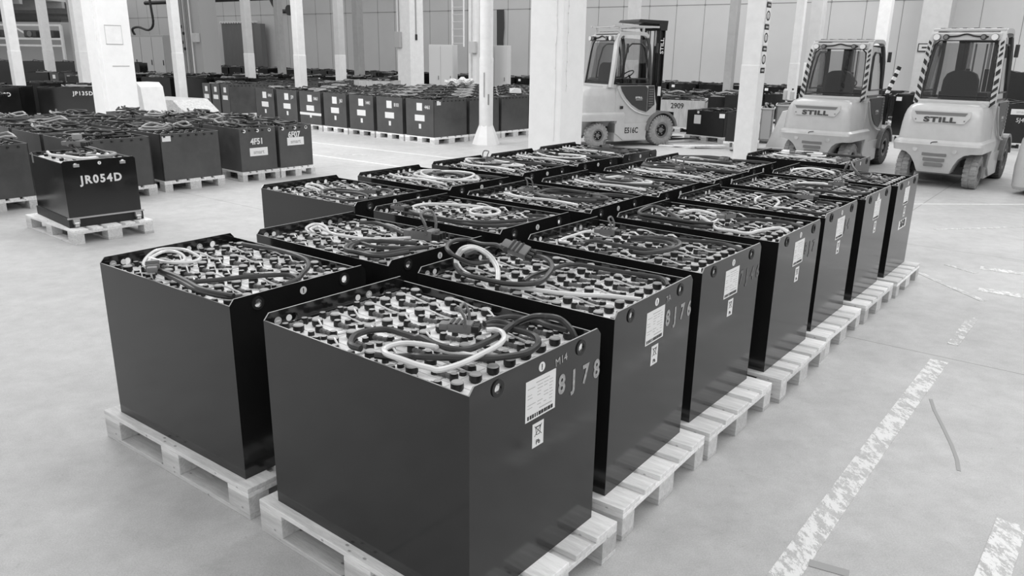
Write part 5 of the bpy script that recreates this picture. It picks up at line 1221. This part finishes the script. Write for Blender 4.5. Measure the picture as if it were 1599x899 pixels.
    if rack:
        m = MB(); m.box((mw, y0+.03, 1.05), (mw+.003, y0+.11, 1.25), 'paper'); m.build('data_label', mast)
    yc = y0+.16
    m = MB(); m.box((-.48, yc+.22, .12), (.48, yc+.26, .24), 'blackm'); m.box((-.48, yc+.22, .58), (.48, yc+.26, .70), 'blackm')
    for s in (-1, 1): m.box((s*.45-.03, yc+.22, .12), (s*.45+.03, yc+.26, .70), 'blackm'); m.box((s*.15-.03, yc, .12), (s*.15+.03, yc+.26, .66), 'blackm')
    cg = m.build('fork_carriage', t)
    if forks:
        for s in (-1, 1):
            m = MB(); xx = s*.24
            m.prism([(yc+.27, .70), (yc+.31, .70), (yc+.315, .12), (yc+1.1, .08), (yc+1.1, .07), (yc+.30, .06), (yc+.27, .10)], xx-.055, xx+.055, 'blackm', 'x'); m.build('fork', cg)
    if rack:
        m = MB()
        for xx in (-.44, .44): m.box((xx-.02, .35, 2.46), (xx+.02, 1.50, 2.50), paint)
        for yy in (.40, .85, 1.30): m.box((-.44, yy-.03, 2.455), (.44, yy+.03, 2.475), paint)
        for xx in (-.44, .44):
            for yy in (.5, 1.1): m.box((xx-.02, yy-.02, 2.34), (xx+.02, yy+.02, 2.46), paint)
        m.build('roof_rack', t)
    if cabk != 1:
        def walk(o):
            for c in o.children:
                if c.data and c.name.split('.')[0] in ('rear_pillar', 'front_pillar', 'hazard_stripes', 'side_glass', 'door_window_frame', 'mirror', 'roof', 'roof_slot', 'rear_beam', 'lamp_cable', 'work_lamp', 'lens', 'rear_glass', 'glass_seal'):
                    for v in c.data.vertices:
                        if v.co.z > 1.30: v.co.z = 1.30+(v.co.z-1.30)*cabk
                walk(c)
        walk(t)
    return t
FK = {
 'a': (6.68, 12.2, 50), 'b': (5.43, 13.85, 50), 'c': (1.52, 17.13, 26.6)}
f2 = forklift(*FK['a'], 'light grey rear-facing forklift with striped pillars, rightmost complete one', stripes=True, seat='seat', tyre_f='tyre_dark')
f1 = forklift(*FK['b'], 'light grey rear-facing forklift with striped pillars, left one standing behind the battery rows', stripes=True, cabk=.92, mh=2.2, seat='seat2', tyre_f='tyre_dark')
f1.scale = (1, 1, .97)
f3 = forklift(*FK['c'], 'light grey forklift numbered E516C seen from its side behind the centre pillar', stripes=False, rack=True, mh=2.60, mw=.36, number='E516C', seat='seat')
# low truck cut by the right frame edge
t = thing('pallet_truck', 'pale low electric truck cut off by the right frame edge', 'truck', (7.95, 11.35, 0), radians(38-90))
m = MB(); vs, fs = loft([(.07, .44, -.36, .14), (.12, .46, -.40, .16), (.40, .47, -.42, .18), (.80, .44, -.40, .18), (.90, .40, -.36, .16)], .75)
m.add(vs, fs, 'fl'); c = MB(); c.cyl((.30, .15, .0), .24, .4, 'fl', 24, 'x'); me = boolean(m.mesh('b'), [c.mesh('c')], 'body'); me.polygons.foreach_set('use_smooth', [True]*len(me.polygons)); me.set_sharp_from_angle(angle=radians(30))
if not me.materials: me.materials.append(MT['fl'])
link('body', me, t)
m = MB(); m.bbox((-.30, -.43, .72), (-.10, -.40, .78), 'lamp', .01); m.build('rear_light', t)
link('wheel', wheel_mesh(.17, .12, 'tyre_dark', False), t, (.36, .15, .17)); link('wheel', wheel_mesh(.17, .12, 'tyre_dark', False), t, (-.36, .15, .17)) 
m = MB(); m.prism([(-.20, .88), (-.06, .88), (.16, 2.15), (.08, 2.15)], -.43, -.37, 'fl_mid', 'x')
m.prism([(-.20, .88), (-.06, .88), (.16, 2.15), (.08, 2.15)], .37, .43, 'fl_mid', 'x'); m.build('guard_post', t)
m = MB(); m.bbox((-.43, .06, 2.13), (.43, .9, 2.18), 'fl_mid', .01); m.build('guard_roof', t)

# long lamps hanging over the aisle behind the photographer
MT['tube'] = bpy.data.materials.new('lamp_tube'); MT['tube'].use_nodes = True; b_ = MT['tube'].node_tree.nodes['Principled BSDF']
b_.inputs['Emission Color'].default_value = (1, 1, 1, 1); b_.inputs['Emission Strength'].default_value = 7
for i in range(6):
    t = thing('tube_lamp', 'long tube lamp hanging above the aisle behind the camera', 'lamp', (2+1.2*i, -7+2.0*i, 5.3), -.66, 'tube lamps behind the camera')
    m = MB(); m.box((-3, -.12, .05), (3, .12, .12), 'white2'); m.build('housing', t)
    m = MB(); m.box((-2.95, -.08, 0), (2.95, .08, .05), 'tube'); m.build('tube', t)
